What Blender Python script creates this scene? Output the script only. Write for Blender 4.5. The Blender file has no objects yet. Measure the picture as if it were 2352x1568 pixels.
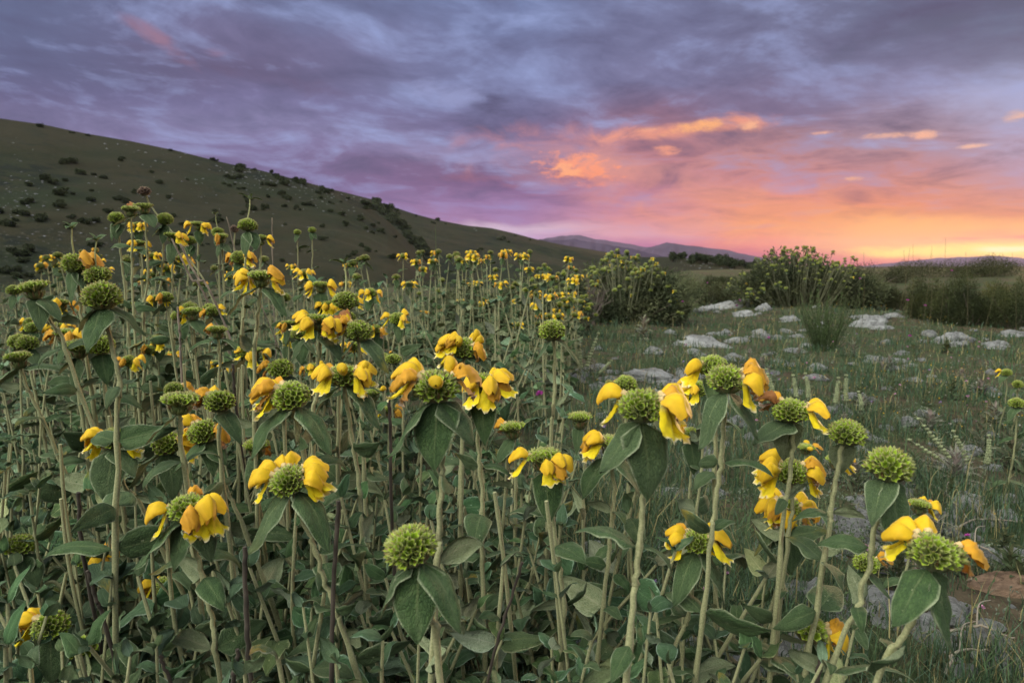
import bpy, math, random
import numpy as np
from mathutils import Vector, Matrix, Quaternion

random.seed(7)
RNG = np.random.default_rng(11)
R = math.radians
SC = bpy.context.scene
COL = SC.collection

# ------------------------------------------------------------------ camera
CAM_H = 0.82
PITCH = R(6.06)
W0, F0, CX0, CY0 = 2352.0, 1568.0, 1176.0, 784.0
cam_d = bpy.data.cameras.new("camera")
cam = bpy.data.objects.new("camera", cam_d)
COL.objects.link(cam)
cam.location = (0, 0, CAM_H)
cam.rotation_euler = (R(90) - PITCH, 0, 0)
cam_d.lens = 24
cam_d.sensor_width = 36
cam_d.clip_start = 0.02
cam_d.clip_end = 120000
cam_d.dof.use_dof = True
cam_d.dof.focus_distance = 1.15
cam_d.dof.aperture_fstop = 9.0
SC.camera = cam
cp, sp = math.cos(PITCH), math.sin(PITCH)

def ray(px, py):
    """world direction with unit forward depth through a picture position (2352 x 1568 grid)"""
    x = (px - CX0) / F0
    y = -(py - CY0) / F0
    return Vector((x, cp + y * sp, -sp + y * cp))

def P(px, py, d):
    return Vector((0, 0, CAM_H)) + ray(px, py) * d

def azel(px, py):
    v = ray(px, py)
    h = math.hypot(v.x, v.y)
    return math.atan2(v.x, v.y), v.z / h

# ------------------------------------------------------------------ noise
def _hash(ix, iy, s):
    n = (ix.astype(np.int64) * 374761393 + iy.astype(np.int64) * 668265263 + s * 982451653) & 0xFFFFFFFF
    n = ((n ^ (n >> 13)) * 1274126177) & 0xFFFFFFFF
    n = (n ^ (n >> 16)) & 0xFFFFFFFF
    return n / 4294967295.0

def vnoise(x, y, s=0):
    x = np.asarray(x, float); y = np.asarray(y, float)
    ix, iy = np.floor(x), np.floor(y)
    fx, fy = x - ix, y - iy
    fx = fx * fx * (3 - 2 * fx); fy = fy * fy * (3 - 2 * fy)
    a = _hash(ix, iy, s); b = _hash(ix + 1, iy, s); c = _hash(ix, iy + 1, s); d = _hash(ix + 1, iy + 1, s)
    return (a * (1 - fx) + b * fx) * (1 - fy) + (c * (1 - fx) + d * fx) * fy

def fbm(x, y, s=0, o=4):
    t = 0; a = 0.5; n = 0
    for k in range(o):
        t = t + a * vnoise(x, y, s + k * 17); n += a
        x = np.asarray(x) * 2.03; y = np.asarray(y) * 2.03; a *= 0.5
    return t / n

def gz_np(x, y):
    r = np.hypot(x, y)
    k = np.clip(r / 2.0, 0, 1)
    return (fbm(x * 0.35 + 5, y * 0.35, 3, 3) - 0.5) * 0.22 * k + (fbm(x * 1.7, y * 1.7 + 9, 5, 3) - 0.5) * 0.06

def gz(x, y):
    return float(gz_np(np.array([x]), np.array([y]))[0])

# ------------------------------------------------------------------ mesh builder
class MB:
    def __init__(s):
        s.v = []; s.f = []; s.m = []; s.c = []; s.u = []; s.n = 0
    def add(s, v, f, col=(1, 1, 1), luv=None, mat=0):
        v = np.asarray(v, np.float32).reshape(-1, 3)
        k = len(v)
        f = np.asarray(f, np.int64)
        s.v.append(v)
        if len(f):
            s.f.append((f + s.n)); s.m.append(np.full(len(f), mat, np.int32))
        c = np.asarray(col, np.float32)
        if c.ndim == 1: c = np.tile(c[:3], (k, 1))
        s.c.append(c)
        s.u.append(np.zeros((k, 3), np.float32) if luv is None else np.asarray(luv, np.float32))
        s.n += k
    def addm(s, other, M, colmul=None):
        """append another builder's content, transformed"""
        M = np.array(M)
        off = s.n
        for v in other.v:
            s.v.append((v @ M[:3, :3].T + M[:3, 3]).astype(np.float32)); s.n += len(v)
        for f in other.f: s.f.append(f + off)
        s.m += other.m
        s.c += other.c if colmul is None else [c * np.asarray(colmul, np.float32) for c in other.c]
        s.u += other.u
    def mesh(s, name, mats, smooth=True):
        me = bpy.data.meshes.new(name)
        v = np.concatenate(s.v)
        me.vertices.add(len(v)); me.vertices.foreach_set("co", v.ravel())
        if s.f:
            lens = np.concatenate([np.full(len(f), f.shape[1], np.int32) for f in s.f])
            loops = np.concatenate([f.ravel() for f in s.f]).astype(np.int32)
            me.loops.add(len(loops)); me.loops.foreach_set("vertex_index", loops)
            st = np.concatenate([[0], np.cumsum(lens)[:-1]]).astype(np.int32)
            me.polygons.add(len(lens)); me.polygons.foreach_set("loop_start", st)
            me.polygons.foreach_set("material_index", np.concatenate(s.m))
            me.polygons.foreach_set("use_smooth", np.full(len(lens), smooth, bool))
        c = np.concatenate(s.c)
        a = me.attributes.new("col", 'FLOAT_COLOR', 'POINT')
        a.data.foreach_set("color", np.concatenate([c, np.ones((len(c), 1), np.float32)], 1).ravel())
        a = me.attributes.new("luv", 'FLOAT_VECTOR', 'POINT')
        a.data.foreach_set("vector", np.concatenate(s.u).ravel())
        for m in mats: me.materials.append(m)
        me.update(calc_edges=True)
        me.validate()
        return me

def gridf(nu, nv, off=0, wrap=False, flip=False):
    """quads of an nu x nv point grid (index = i*nv+j)"""
    i, j = np.meshgrid(np.arange(nu - 1), np.arange(nv if wrap else nv - 1), indexing='ij')
    j2 = (j + 1) % nv
    q = np.stack([i * nv + j, (i + 1) * nv + j, (i + 1) * nv + j2, i * nv + j2], -1).reshape(-1, 4)
    if flip: q = q[:, ::-1]
    return q + off

def catmull(pts, n):
    p = [np.array(q, float) for q in pts]
    p = [2 * p[0] - p[1]] + p + [2 * p[-1] - p[-2]]
    out = []
    for k in range(1, len(p) - 2):
        a, b, c, d = p[k - 1:k + 3]
        for t in np.linspace(0, 1, n, endpoint=False):
            out.append(0.5 * (2 * b + (c - a) * t + (2 * a - 5 * b + 4 * c - d) * t * t + (3 * b - a - 3 * c + d) * t ** 3))
    out.append(p[-2])
    return np.array(out)

def tube(mb, pts, rad, n=7, col=(1, 1, 1), mat=0, cap=True, sq=0.0):
    pts = np.asarray(pts, float); k = len(pts)
    rad = np.broadcast_to(np.asarray(rad, float), (k,))
    tan = np.gradient(pts, axis=0); tan /= np.linalg.norm(tan, axis=1)[:, None] + 1e-9
    a = np.array([1.0, 0.13, 0.07]); 
    if abs(tan[0] @ a) > 0.9: a = np.array([0.1, 1.0, 0.05])
    N = np.cross(tan[0], a); N /= np.linalg.norm(N)
    V = []; U = []
    ang = np.arange(n) / n * 2 * np.pi
    L = 0
    for i in range(k):
        N = N - tan[i] * (N @ tan[i]); N /= np.linalg.norm(N) + 1e-9
        B = np.cross(tan[i], N)
        if i: L += np.linalg.norm(pts[i] - pts[i - 1])
        V.append(pts[i] + rad[i] * (1 + sq * np.cos(4 * ang))[:, None] * (np.cos(ang)[:, None] * N + np.sin(ang)[:, None] * B))
        U.append(np.stack([np.full(n, L), ang, np.full(n, 0)], 1))
    V = np.concatenate(V); U = np.concatenate(U)
    f = gridf(k, n, wrap=True, flip=True)
    cc = np.asarray(col, np.float32)
    if cc.ndim == 2 and len(cc) == k: cc = np.repeat(cc, n, 0)
    mb.add(V, f, cc, U, mat)
    if cap:
        c = cc if cc.ndim == 1 else cc[-n:]
        mb.add(V[-n:], np.array([[0, i, i + 1] for i in range(1, n - 1)]), c, U[-n:], mat)

# ------------------------------------------------------------------ objects
def tag(o, label, cat, group=None):
    o["label"] = label; o["category"] = cat
    if group: o["group"] = group
    return o
def link(name, me, parent=None, loc=(0, 0, 0), rot=None, scale=None):
    o = bpy.data.objects.new(name, me); COL.objects.link(o)
    if parent: o.parent = parent
    o.location = loc
    if rot is not None:
        if isinstance(rot, Quaternion): o.rotation_mode = 'QUATERNION'; o.rotation_quaternion = rot
        else: o.rotation_euler = rot
    if scale is not None: o.scale = (scale,) * 3 if np.isscalar(scale) else scale
    return o
def thing(name, loc, label, cat, group=None, rz=0.0, scale=1.0):
    o = bpy.data.objects.new(name, None); COL.objects.link(o)
    o.empty_display_size = 0.05
    o.location = loc; o.rotation_euler = (0, 0, rz); o.scale = (scale,) * 3
    return tag(o, label, cat, group)
def copy_tree(o, parent=None):
    c = o.copy(); COL.objects.link(c)
    if parent: c.parent = parent
    for ch in list(o.children): copy_tree(ch, c)
    return c
def structure(name, me):
    o = link(name, me); o["kind"] = "structure"; return o
def stuff(name, me, label=None):
    o = link(name, me); o["kind"] = "stuff"
    if label: o["label"] = label; o["category"] = name.replace("_", " ")
    return o

# ------------------------------------------------------------------ material helpers
def newmat(name):
    m = bpy.data.materials.new(name); m.use_nodes = True
    nt = m.node_tree; nt.nodes.clear()
    return m, nt
class NT:
    """small wrapper for building node trees"""
    def __init__(s, nt): s.nt = nt
    def n(s, t, **kw):
        nd = s.nt.nodes.new(t)
        for k, v in kw.items(): setattr(nd, k, v)
        return nd
    def l(s, a, b): s.nt.links.new(a, b)
    def val(s, sock, v):
        if hasattr(v, "is_output") or isinstance(v, bpy.types.NodeSocket): s.l(v, sock)
        else: sock.default_value = v
    def math(s, op, a, b=0.0, c=0.0, clamp=False):
        nd = s.n("ShaderNodeMath", operation=op); nd.use_clamp = clamp
        for k, x in enumerate((a, b, c)): s.val(nd.inputs[k], x)
        return nd.outputs[0]
    def mix(s, f, a, b, mode='MIX'):
        nd = s.n("ShaderNodeMix", data_type='RGBA', blend_type=mode)
        s.val(nd.inputs[0], f)
        for k, x in ((6, a), (7, b)):
            if isinstance(x, (tuple, list)): nd.inputs[k].default_value = (x[0], x[1], x[2], 1)
            else: s.l(x, nd.inputs[k])
        return nd.outputs[2]
    def sstep(s, x, lo, hi, a=0.0, b=1.0):
        nd = s.n("ShaderNodeMapRange", interpolation_type='SMOOTHSTEP')
        s.val(nd.inputs[0], x)
        for k, q in ((1, lo), (2, hi), (3, a), (4, b)): s.val(nd.inputs[k], q)
        return nd.outputs[0]
    def noise(s, vec, scale, detail=4, rough=0.55, dist=0.0):
        nd = s.n("ShaderNodeTexNoise")
        if vec is not None: s.l(vec, nd.inputs["Vector"])
        nd.inputs["Scale"].default_value = scale; nd.inputs["Detail"].default_value = detail
        nd.inputs["Roughness"].default_value = rough; nd.inputs["Distortion"].default_value = dist
        return nd.outputs[0]
    def attr(s, name, out="Color"):
        nd = s.n("ShaderNodeAttribute"); nd.attribute_name = name
        return nd.outputs[out]
    def ramp(s, f, stops, mode='LINEAR'):
        nd = s.n("ShaderNodeValToRGB"); cr = nd.color_ramp; cr.interpolation = mode
        stops = sorted(stops, key=lambda q: q[0])
        while len(cr.elements) < len(stops): cr.elements.new(0.5)
        for e, (p, c) in zip(cr.elements, stops):
            e.position = p; e.color = (c[0], c[1], c[2], 1)
        s.val(nd.inputs[0], f)
        return nd.outputs[0]
    def principled(s, col, rough=0.7, sheen=0.0, sheencol=(1, 1, 1), spec=0.3, bump=None, bstr=0.3, bdist=0.002, trans=None, tcol=None):
        b = s.n("ShaderNodeBsdfPrincipled")
        if isinstance(col, tuple): b.inputs["Base Color"].default_value = (*col, 1)
        else: s.l(col, b.inputs["Base Color"])
        s.val(b.inputs["Roughness"], rough)
        b.inputs["Specular IOR Level"].default_value = spec
        b.inputs["Sheen Weight"].default_value = sheen
        b.inputs["Sheen Tint"].default_value = (*sheencol, 1)
        b.inputs["Sheen Roughness"].default_value = 0.45
        nrm = None
        if bump is not None:
            bp = s.n("ShaderNodeBump"); bp.inputs["Strength"].default_value = bstr; bp.inputs["Distance"].default_value = bdist
            s.l(bump, bp.inputs["Height"]); nrm = bp.outputs[0]; s.l(nrm, b.inputs["Normal"])
        sh = b.outputs[0]
        if trans:
            t = s.n("ShaderNodeBsdfTranslucent")
            if tcol is None: tcol = col
            if isinstance(tcol, tuple): t.inputs[0].default_value = (*tcol, 1)
            else: s.l(tcol, t.inputs[0])
            if nrm: s.l(nrm, t.inputs["Normal"])
            mx = s.n("ShaderNodeMixShader"); mx.inputs[0].default_value = trans
            s.l(sh, mx.inputs[1]); s.l(t.outputs[0], mx.inputs[2]); sh = mx.outputs[0]
        o = s.n("ShaderNodeOutputMaterial"); s.l(sh, o.inputs[0])
        return sh

def lin(r, g, b):
    f = lambda c: (c / 255 / 12.92) if c / 255 < 0.04045 else ((c / 255 + 0.055) / 1.055) ** 2.4
    return (f(r), f(g), f(b))
# ------------------------------------------------------------------ world: dusk sky
AIR = (0.72, 0.65, 0.55)
SUN_AZ, SUN_EL = R(39), R(3.2)
wd = bpy.data.worlds.new("World"); SC.world = wd; wd.use_nodes = True
wd.node_tree.nodes.clear()
T = NT(wd.node_tree)
tc = T.n("ShaderNodeTexCoord").outputs["Generated"]
sep = T.n("ShaderNodeSeparateXYZ"); T.l(tc, sep.inputs[0])
dx, dy, dz = sep.outputs
az = T.math('ARCTAN2', dx, dy)
el = T.math('ARCSINE', dz)
hor = T.math('MAXIMUM', dz, 0.0)
# cloud deck seen in perspective: direction projected on a level sheet
den = T.math('ADD', hor, 0.09)
pl = T.n("ShaderNodeCombineXYZ")
T.l(T.math('DIVIDE', dx, den), pl.inputs[0]); T.l(T.math('DIVIDE', dy, den), pl.inputs[1])
pl = pl.outputs[0]
# second set of coordinates: azimuth / elevation, stretched into streaks
ae = T.n("ShaderNodeCombineXYZ")
T.l(az, ae.inputs[0]); T.l(T.math('ADD', T.math('MULTIPLY', el, 2.6), T.math('MULTIPLY', az, 0.45)), ae.inputs[1])
ae = ae.outputs[0]
n_big = T.noise(pl, 0.55, 5, 0.55, 0.6)
n_mid = T.noise(pl, 1.7, 7, 0.6, 0.5)
n_fine = T.noise(ae, 9.0, 7, 0.58, 0.35)
n_str = T.noise(ae, 3.2, 5, 0.55, 0.8)
n_wisp = T.noise(ae, 21.0, 5, 0.6, 0.5)
# the bands of colour follow the clouds, so bend them with the same noise
warp = T.math('ADD', T.math('MULTIPLY', T.math('SUBTRACT', n_str, 0.5), 0.085),
              T.math('MULTIPLY', T.math('SUBTRACT', n_fine, 0.5), 0.035))
wamt = T.sstep(el, 0.01, 0.12, 0.12, 1.0)
elw = T.math('ADD', el, T.math('MULTIPLY', warp, wamt))
elf = T.math('DIVIDE', T.math('MAXIMUM', elw, 0.0), R(25), clamp=True)
COLS = {
 0: [(0,88,98,134),(120,90,92,128),(200,97,90,127),(260,118,110,148),(330,118,104,145),(400,112,97,134),(617,110,90,122)],
 588: [(0,98,104,142),(90,112,104,142),(180,97,85,118),(235,112,104,146),(280,124,117,158),(330,120,106,150),(400,112,94,134),(617,122,98,132)],
 1176: [(0,106,120,164),(110,106,113,154),(220,122,128,172),(290,110,100,140),(345,140,128,168),(385,122,92,127),(430,132,98,136),(470,152,122,162),(508,164,128,162),(524,206,184,198),(545,192,164,190),(617,146,108,146)],
 1470: [(0,110,116,154),(200,118,116,154),(275,140,102,124),(330,176,112,120),(390,186,112,120),(440,182,124,146),(500,214,150,152),(540,220,166,166),(565,186,130,150),(617,140,96,132)],
 1764: [(0,108,112,146),(150,110,110,145),(250,122,106,138),(300,164,118,128),(360,186,124,126),(420,204,130,126),(470,226,144,126),(520,245,166,112),(560,236,152,116),(590,196,122,128),(617,164,104,122)],
 2058: [(0,98,106,138),(110,104,108,142),(200,130,128,166),(300,158,130,148),(400,190,128,130),(470,224,144,112),(520,250,180,104),(560,255,206,112),(590,250,172,108),(617,196,120,108)],
 2352: [(0,90,106,136),(100,108,118,150),(200,148,153,190),(300,154,150,186),(360,172,142,166),(430,194,138,136),(490,214,145,116),(522,240,182,106),(545,236,172,106),(570,255,238,146),(590,255,206,120),(605,240,166,116),(617,214,140,110)],
}
keys = sorted(COLS)
out = None
for i, kx in enumerate(keys):
    st = []
    for (py, r_, g_, b_) in COLS[kx]:
        a_, t_ = azel(kx, py)
        st.append((min(1, max(0, math.atan(t_) / R(25))), lin(r_, g_, b_)))
    c = T.ramp(elf, st)
    if out is None: out = c
    else:
        a0, a1 = azel(keys[i - 1], 500)[0], azel(kx, 500)[0]
        out = T.mix(T.sstep(az, a0, a1), out, c)
base = out
# cloud relief: cool bright billows and mauve undersides
rel = T.math('ADD', T.math('MULTIPLY', T.math('SUBTRACT', n_mid, 0.5), 1.9), T.math('MULTIPLY', T.math('SUBTRACT', n_fine, 0.5), 0.85))
rel = T.math('ADD', rel, T.math('MULTIPLY', T.math('SUBTRACT', n_wisp, 0.5), 0.4))
hi = T.math('SUBTRACT', T.sstep(el, 0.02, 0.16), 0.0)
rel = T.math('MULTIPLY', rel, T.math('ADD', T.math('MULTIPLY', hi, 0.85), 0.15))
bright = T.math('MAXIMUM', rel, 0.0); dark = T.math('MAXIMUM', T.math('MULTIPLY', rel, -1.0), 0.0)
base = T.mix(T.math('MULTIPLY', bright, 1.5, clamp=True), base, lin(152, 168, 220))
base = T.mix(T.math('MULTIPLY', dark, 1.7, clamp=True), base, lin(80, 78, 110))
# clouds lit from below by the sun: (px, py, half width, half height, colour, noise level, noise coords)
def patch(base, px, py, wx, wy, col, lo, hi_, nz, tilt=0.0, strength=1.0):
    a0, t0 = azel(px, py); e0 = math.atan(t0)
    da = T.math('SUBTRACT', az, a0); de = T.math('SUBTRACT', el, e0)
    de = T.math('SUBTRACT', de, T.math('MULTIPLY', da, tilt))
    q = T.math('ADD', T.math('POWER', T.math('DIVIDE', da, wx / F0), 2.0), T.math('POWER', T.math('DIVIDE', de, wy / F0), 2.0))
    g = T.math('EXPONENT', T.math('MULTIPLY', q, -1.0))
    k = T.sstep(T.math('ADD', T.math('MULTIPLY', nz, 1.15), T.math('MULTIPLY', g, 0.62)), lo + 0.63, hi_ + 0.55)
    k = T.math('MULTIPLY', k, T.sstep(g, 0.03, 0.35))
    return T.mix(T.math('MULTIPLY', k, strength), base, lin(*col))
fl = T.n("ShaderNodeCombineXYZ"); T.l(T.math('MULTIPLY', az, 1.0), fl.inputs[0]); T.l(T.math('MULTIPLY', el, 2.0), fl.inputs[1])
n_fl = T.noise(fl.outputs[0], 17, 7, 0.66, 0.3)
n_f2 = T.noise(fl.outputs[0], 11, 6, 0.6, 0.8)
base = patch(base, 1330, 330, 330, 60, (196, 120, 124), 0.25, 0.8, n_f2, -0.02, 0.75)
base = patch(base, 1560, 300, 250, 26, (246, 140, 92), 0.22, 0.70, n_f2, 0.06, 0.95)
base = patch(base, 1600, 291, 95, 20, (255, 164, 70), 0.26, 0.60, n_fl, 0.10)
base = patch(base, 1490, 298, 70, 11, (250, 160, 100), 0.36, 0.72, n_fl, 0.05)
base = patch(base, 1330, 388, 170, 46, (226, 128, 104), 0.30, 0.75, n_f2, -0.12, 0.75)
n_sp = T.noise(fl.outputs[0], 34, 7, 0.66, 0.3)
base = patch(base, 1470, 400, 380, 95, (222, 142, 124), 0.12, 0.92, n_f2, -0.10, 0.72)
base = patch(base, 1740, 478, 380, 62, (244, 164, 112), 0.12, 0.95, n_f2, 0.0, 0.55)
base = patch(base, 2120, 535, 400, 46, (255, 190, 96), 0.10, 0.85, n_f2, 0.0, 0.8)
base = patch(base, 1325, 385, 150, 46, (255, 138, 70), 0.32, 0.64, n_sp, -0.12, 0.9)
base = patch(base, 1300, 390, 80, 26, (255, 160, 84), 0.38, 0.66, n_sp, -0.12, 0.85)
base = patch(base, 1390, 425, 90, 16, (240, 140, 104), 0.36, 0.7, n_fl, 0.0, 0.8)
base = patch(base, 1715, 290, 40, 18, (250, 168, 110), 0.36, 0.72, n_fl)
base = patch(base, 1880, 306, 60, 8, (246, 165, 120), 0.34, 0.7, n_fl)
base = patch(base, 2035, 312, 60, 14, (246, 172, 130), 0.34, 0.72, n_fl)
base = patch(base, 2120, 310, 38, 15, (246, 170, 130), 0.34, 0.72, n_fl)
base = patch(base, 2335, 268, 40, 16, (248, 180, 130), 0.34, 0.72, n_fl)
base = patch(base, 2245, 335, 50, 9, (240, 180, 150), 0.36, 0.72, n_fl)
base = patch(base, 1960, 410, 26, 10, (248, 176, 118), 0.34, 0.7, n_fl)
base = patch(base, 1525, 345, 60, 28, (240, 140, 96), 0.38, 0.74, n_fl, -0.1, 0.9)
base = patch(base, 375, 100, 95, 30, (160, 112, 132), 0.26, 0.80, n_f2, -0.55, 0.85)
base = patch(base, 495, 122, 40, 14, (150, 108, 134), 0.30, 0.80, n_f2, 0.0, 0.6)
base = patch(base, 600, 180, 330, 30, (104, 82, 110), 0.28, 0.85, n_f2, -0.12, 0.7)
base = patch(base, 1130, 410, 200, 16, (150, 96, 118), 0.28, 0.8, n_f2, 0.0, 0.8)
base = patch(base, 1100, 358, 200, 26, (148, 138, 178), 0.28, 0.8, n_f2, 0.0, 0.7)
base = patch(base, 1010, 215, 170, 44, (146, 152, 198), 0.34, 0.85, n_f2, -0.1, 0.8)
base = patch(base, 2270, 250, 180, 60, (160, 162, 200), 0.30, 0.85, n_f2, -0.2, 0.7)
base = patch(base, 2130, 60, 300, 34, (84, 92, 120), 0.30, 0.85, n_f2, 0.15, 0.8)
base = patch(base, 2250, 480, 230, 18, (206, 140, 116), 0.28, 0.8, n_f2, 0.0, 0.8)
base = patch(base, 2300, 545, 150, 7, (226, 152, 100), 0.30, 0.8, n_f2, 0.0, 0.9)
base = patch(base, 2300, 574, 260, 13, (255, 236, 134), 0.05, 0.60, n_f2, 0.0, 1.0)
base = patch(base, 2350, 572, 110, 8, (255, 250, 190), 0.2, 0.7, n_f2, 0.0, 1.0)
base = patch(base, 2000, 545, 230, 30, (255, 190, 100), 0.3, 0.9, n_f2, 0.0, 0.35)
# the low sky is brighter than it looks through kilometres of evening air
gain = T.sstep(el, 0.0, R(9), 1.0, 1.0)
gm = T.n("ShaderNodeCombineXYZ")
blue = T.sstep(el, R(5), R(14))
T.l(T.math('MULTIPLY', gain, T.math('SUBTRACT', 1.0, T.math('MULTIPLY', blue, 0.01))), gm.inputs[0])
T.l(T.math('MULTIPLY', gain, T.math('ADD', 1.0, T.math('MULTIPLY', blue, 0.05))), gm.inputs[1])
T.l(T.math('MULTIPLY', gain, T.math('ADD', 1.0, T.math('MULTIPLY', blue, 0.10))), gm.inputs[2])
base = T.mix(1.0, base, gm.outputs[0], 'MULTIPLY')
hs = T.n("ShaderNodeHueSaturation"); hs.inputs["Saturation"].default_value = 0.86; T.l(base, hs.inputs["Color"]); base = T.mix(T.sstep(el, R(4), R(9)), base, hs.outputs[0])
# colours above are as seen through the haze: take the air's own light out again
tau = T.math('MINIMUM', 0.416, T.math('DIVIDE', 0.0168, T.math('MAXIMUM', dz, 0.001)))
tr = T.math('EXPONENT', T.math('MULTIPLY', tau, -1.0)); it = T.math('MULTIPLY', T.math('SUBTRACT', 1.0, tr), T.sstep(az, R(-25), R(30), 0.35, 1.02))
air = T.n("ShaderNodeCombineXYZ")
for i_, s_ in enumerate(AIR): T.l(T.math('MULTIPLY', it, s_), air.inputs[i_])
vs = T.n("ShaderNodeVectorMath", operation='SUBTRACT'); T.l(base, vs.inputs[0]); T.l(air.outputs[0], vs.inputs[1])
vd = T.n("ShaderNodeVectorMath", operation='SCALE'); T.l(vs.outputs[0], vd.inputs[0]); T.l(T.math('DIVIDE', T.sstep(az, R(0), R(30), 1.0, 0.94), tr), vd.inputs["Scale"])
vm = T.n("ShaderNodeVectorMath", operation='MAXIMUM'); T.l(vd.outputs[0], vm.inputs[0]); vm.inputs[1].default_value = (.05, .035, .045)
base = vm.outputs[0]
# added sky fill light: brighter, cooler, above the frame and behind the viewer
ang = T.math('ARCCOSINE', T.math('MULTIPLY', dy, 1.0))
fill_amt = T.math('MAXIMUM', T.sstep(el, R(26), R(62)), T.math('MULTIPLY', T.sstep(ang, R(62), R(125)), T.sstep(el, -0.02, 0.18)))
SKY_FILL = (0.50, 0.56, 0.66)
fill_col = T.mix(T.sstep(n_big, 0.3, 0.7), tuple(1.25 * c for c in SKY_FILL), tuple(0.75 * c for c in SKY_FILL))
base = T.mix(fill_amt, base, fill_col)
# added unseen key light: wide warm sky lobe high behind the viewer's left shoulder
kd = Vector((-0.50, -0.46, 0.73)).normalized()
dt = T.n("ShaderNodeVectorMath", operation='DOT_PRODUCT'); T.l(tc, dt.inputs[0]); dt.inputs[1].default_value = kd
key_lobe = T.math('MULTIPLY', T.sstep(dt.outputs["Value"], math.cos(R(54)), math.cos(R(20))), T.sstep(n_big, 0.25, 0.6, 0.7, 1.0))
base = T.mix(key_lobe, base, (6.2, 6.1, 5.1))
# clear Nishita sky behind the cloud
sky = T.n("ShaderNodeTexSky", sky_type='NISHITA'); sky.sun_disc = False
sky.sun_elevation = SUN_EL; sky.sun_rotation = SUN_AZ; sky.altitude = 600; sky.dust_density = 2.0
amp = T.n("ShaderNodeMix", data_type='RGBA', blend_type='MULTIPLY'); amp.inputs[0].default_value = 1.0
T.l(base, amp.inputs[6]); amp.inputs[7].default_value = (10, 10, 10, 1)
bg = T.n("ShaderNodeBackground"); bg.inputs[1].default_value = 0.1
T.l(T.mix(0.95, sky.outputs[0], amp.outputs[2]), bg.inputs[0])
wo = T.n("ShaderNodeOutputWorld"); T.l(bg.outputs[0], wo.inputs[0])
wd.cycles.sampling_method = 'MANUAL'; wd.cycles.sample_map_resolution = 1024

sl = bpy.data.lights.new("sun", 'SUN'); so = bpy.data.objects.new("sun", sl); COL.objects.link(so)
sl.energy = 3.8; sl.angle = R(5); sl.color = (1.0, 0.64, 0.36)
tv = -Vector((math.sin(SUN_AZ) * math.cos(SUN_EL), math.cos(SUN_AZ) * math.cos(SUN_EL), math.sin(SUN_EL)))
so.rotation_mode = 'QUATERNION'; so.rotation_quaternion = tv.to_track_quat('-Z', 'Y')
so.location = (20, 25, 12)

SC.view_settings.view_transform = 'Standard'; SC.view_settings.look = 'None'
SC.view_settings.exposure = 0.0; SC.view_settings.gamma = 1.0
SC.render.engine = 'CYCLES'
cy = SC.cycles
cy.max_bounces = 5; cy.diffuse_bounces = 3; cy.glossy_bounces = 2; cy.transmission_bounces = 3; cy.transparent_max_bounces = 4; cy.volume_bounces = 0
cy.use_denoising = True; cy.sample_clamp_indirect = 4.0
cy.caustics_reflective = False; cy.caustics_refractive = False
# ------------------------------------------------------------------ ground and hills (one height function, polar sheets)
def prof(pts):
    q = [azel(x, y) for x, y in pts]
    a = np.array([k[0] for k in q]); t = np.array([k[1] for k in q])
    return lambda az: np.interp(az, a, t)
ridge1 = prof([(-900,150),(-400,200),(0,272),(100,287),(200,308),(300,325),(400,345),(500,371),(600,391),(700,417),(770,437),(830,466),(890,506),(940,556),(980,604),(1010,645),(1060,690)])
ridge2 = prof([(0,300),(500,385),(700,425),(770,437),(850,457),(950,491),(1000,504),(1075,518),(1130,524),(1180,535),(1230,549),(1290,562),(1400,580),(1500,592),(1600,606),(1700,622),(1760,640)])
ridge3 = prof([(1250,650),(1330,610),(1430,600),(1500,594),(1560,593),(1620,599),(1680,606),(1740,613),(1800,622),(1860,640)])
R1, R2, R3 = 380.0, 760.0, 270.0
def base_h(az, r):
    t = np.clip((r - 26) / 130, 0, 1)
    left = np.clip((0.36 - az) / 0.4, 0, 1)
    ss = lambda q: np.clip(q, 0, 1) ** 2 * (3 - 2 * np.clip(q, 0, 1))
    rise = 1.03 * ss((az - 0.14) / 0.12) * ss((1.2 - az) / 0.3) * ss((r - 17) / 31) * (1 - ss((r - 56) / 90))
    return -t * t * (3 - 2 * t) * (3.0 + 7.0 * left) + rise
def hill(az, r, rg, Rr, r0, zb):
    H = CAM_H + Rr * rg(az) - zb
    t = (r - r0) / (Rr - r0)
    g = np.where(t < 1, np.clip(t, 0, 1) ** 1.22, np.clip(1 - 0.10 * (t - 1) - 0.04 * (t - 1) ** 2, -1, 1))
    return zb + H * g
def terr(az, r):
    zb = base_h(az, r)
    x, y = r * np.sin(az), r * np.cos(az)
    k = np.clip((r - 60) / 140, 0, 1)
    nz = (fbm(x / 70 + r / 260, y / 110, 21, 4) - 0.5) * 9 * k + (fbm(x / 18, y / 18, 31, 3) - 0.5) * 1.8 * k
    h = zb.copy()
    for rg, Rr, r0 in ((ridge1, R1, 130.0), (ridge2, R2, 300.0), (ridge3, R3, 130.0)):
        hh = hill(az, r, rg, Rr, r0, zb)
        t = np.clip(np.abs(r - Rr) / (0.16 * Rr), 0.12, 1)
        h = np.maximum(h, np.where(hh > zb, hh + nz * t * np.clip((hh - zb) / 8, 0, 1), zb))
    far = np.clip((r - 1500) / 1500, 0, 1)
    h = h * (1 - far) + zb * far
    near = np.clip((45 - r) / 20, 0, 1)
    return h + near * gz_np(x, y)
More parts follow.
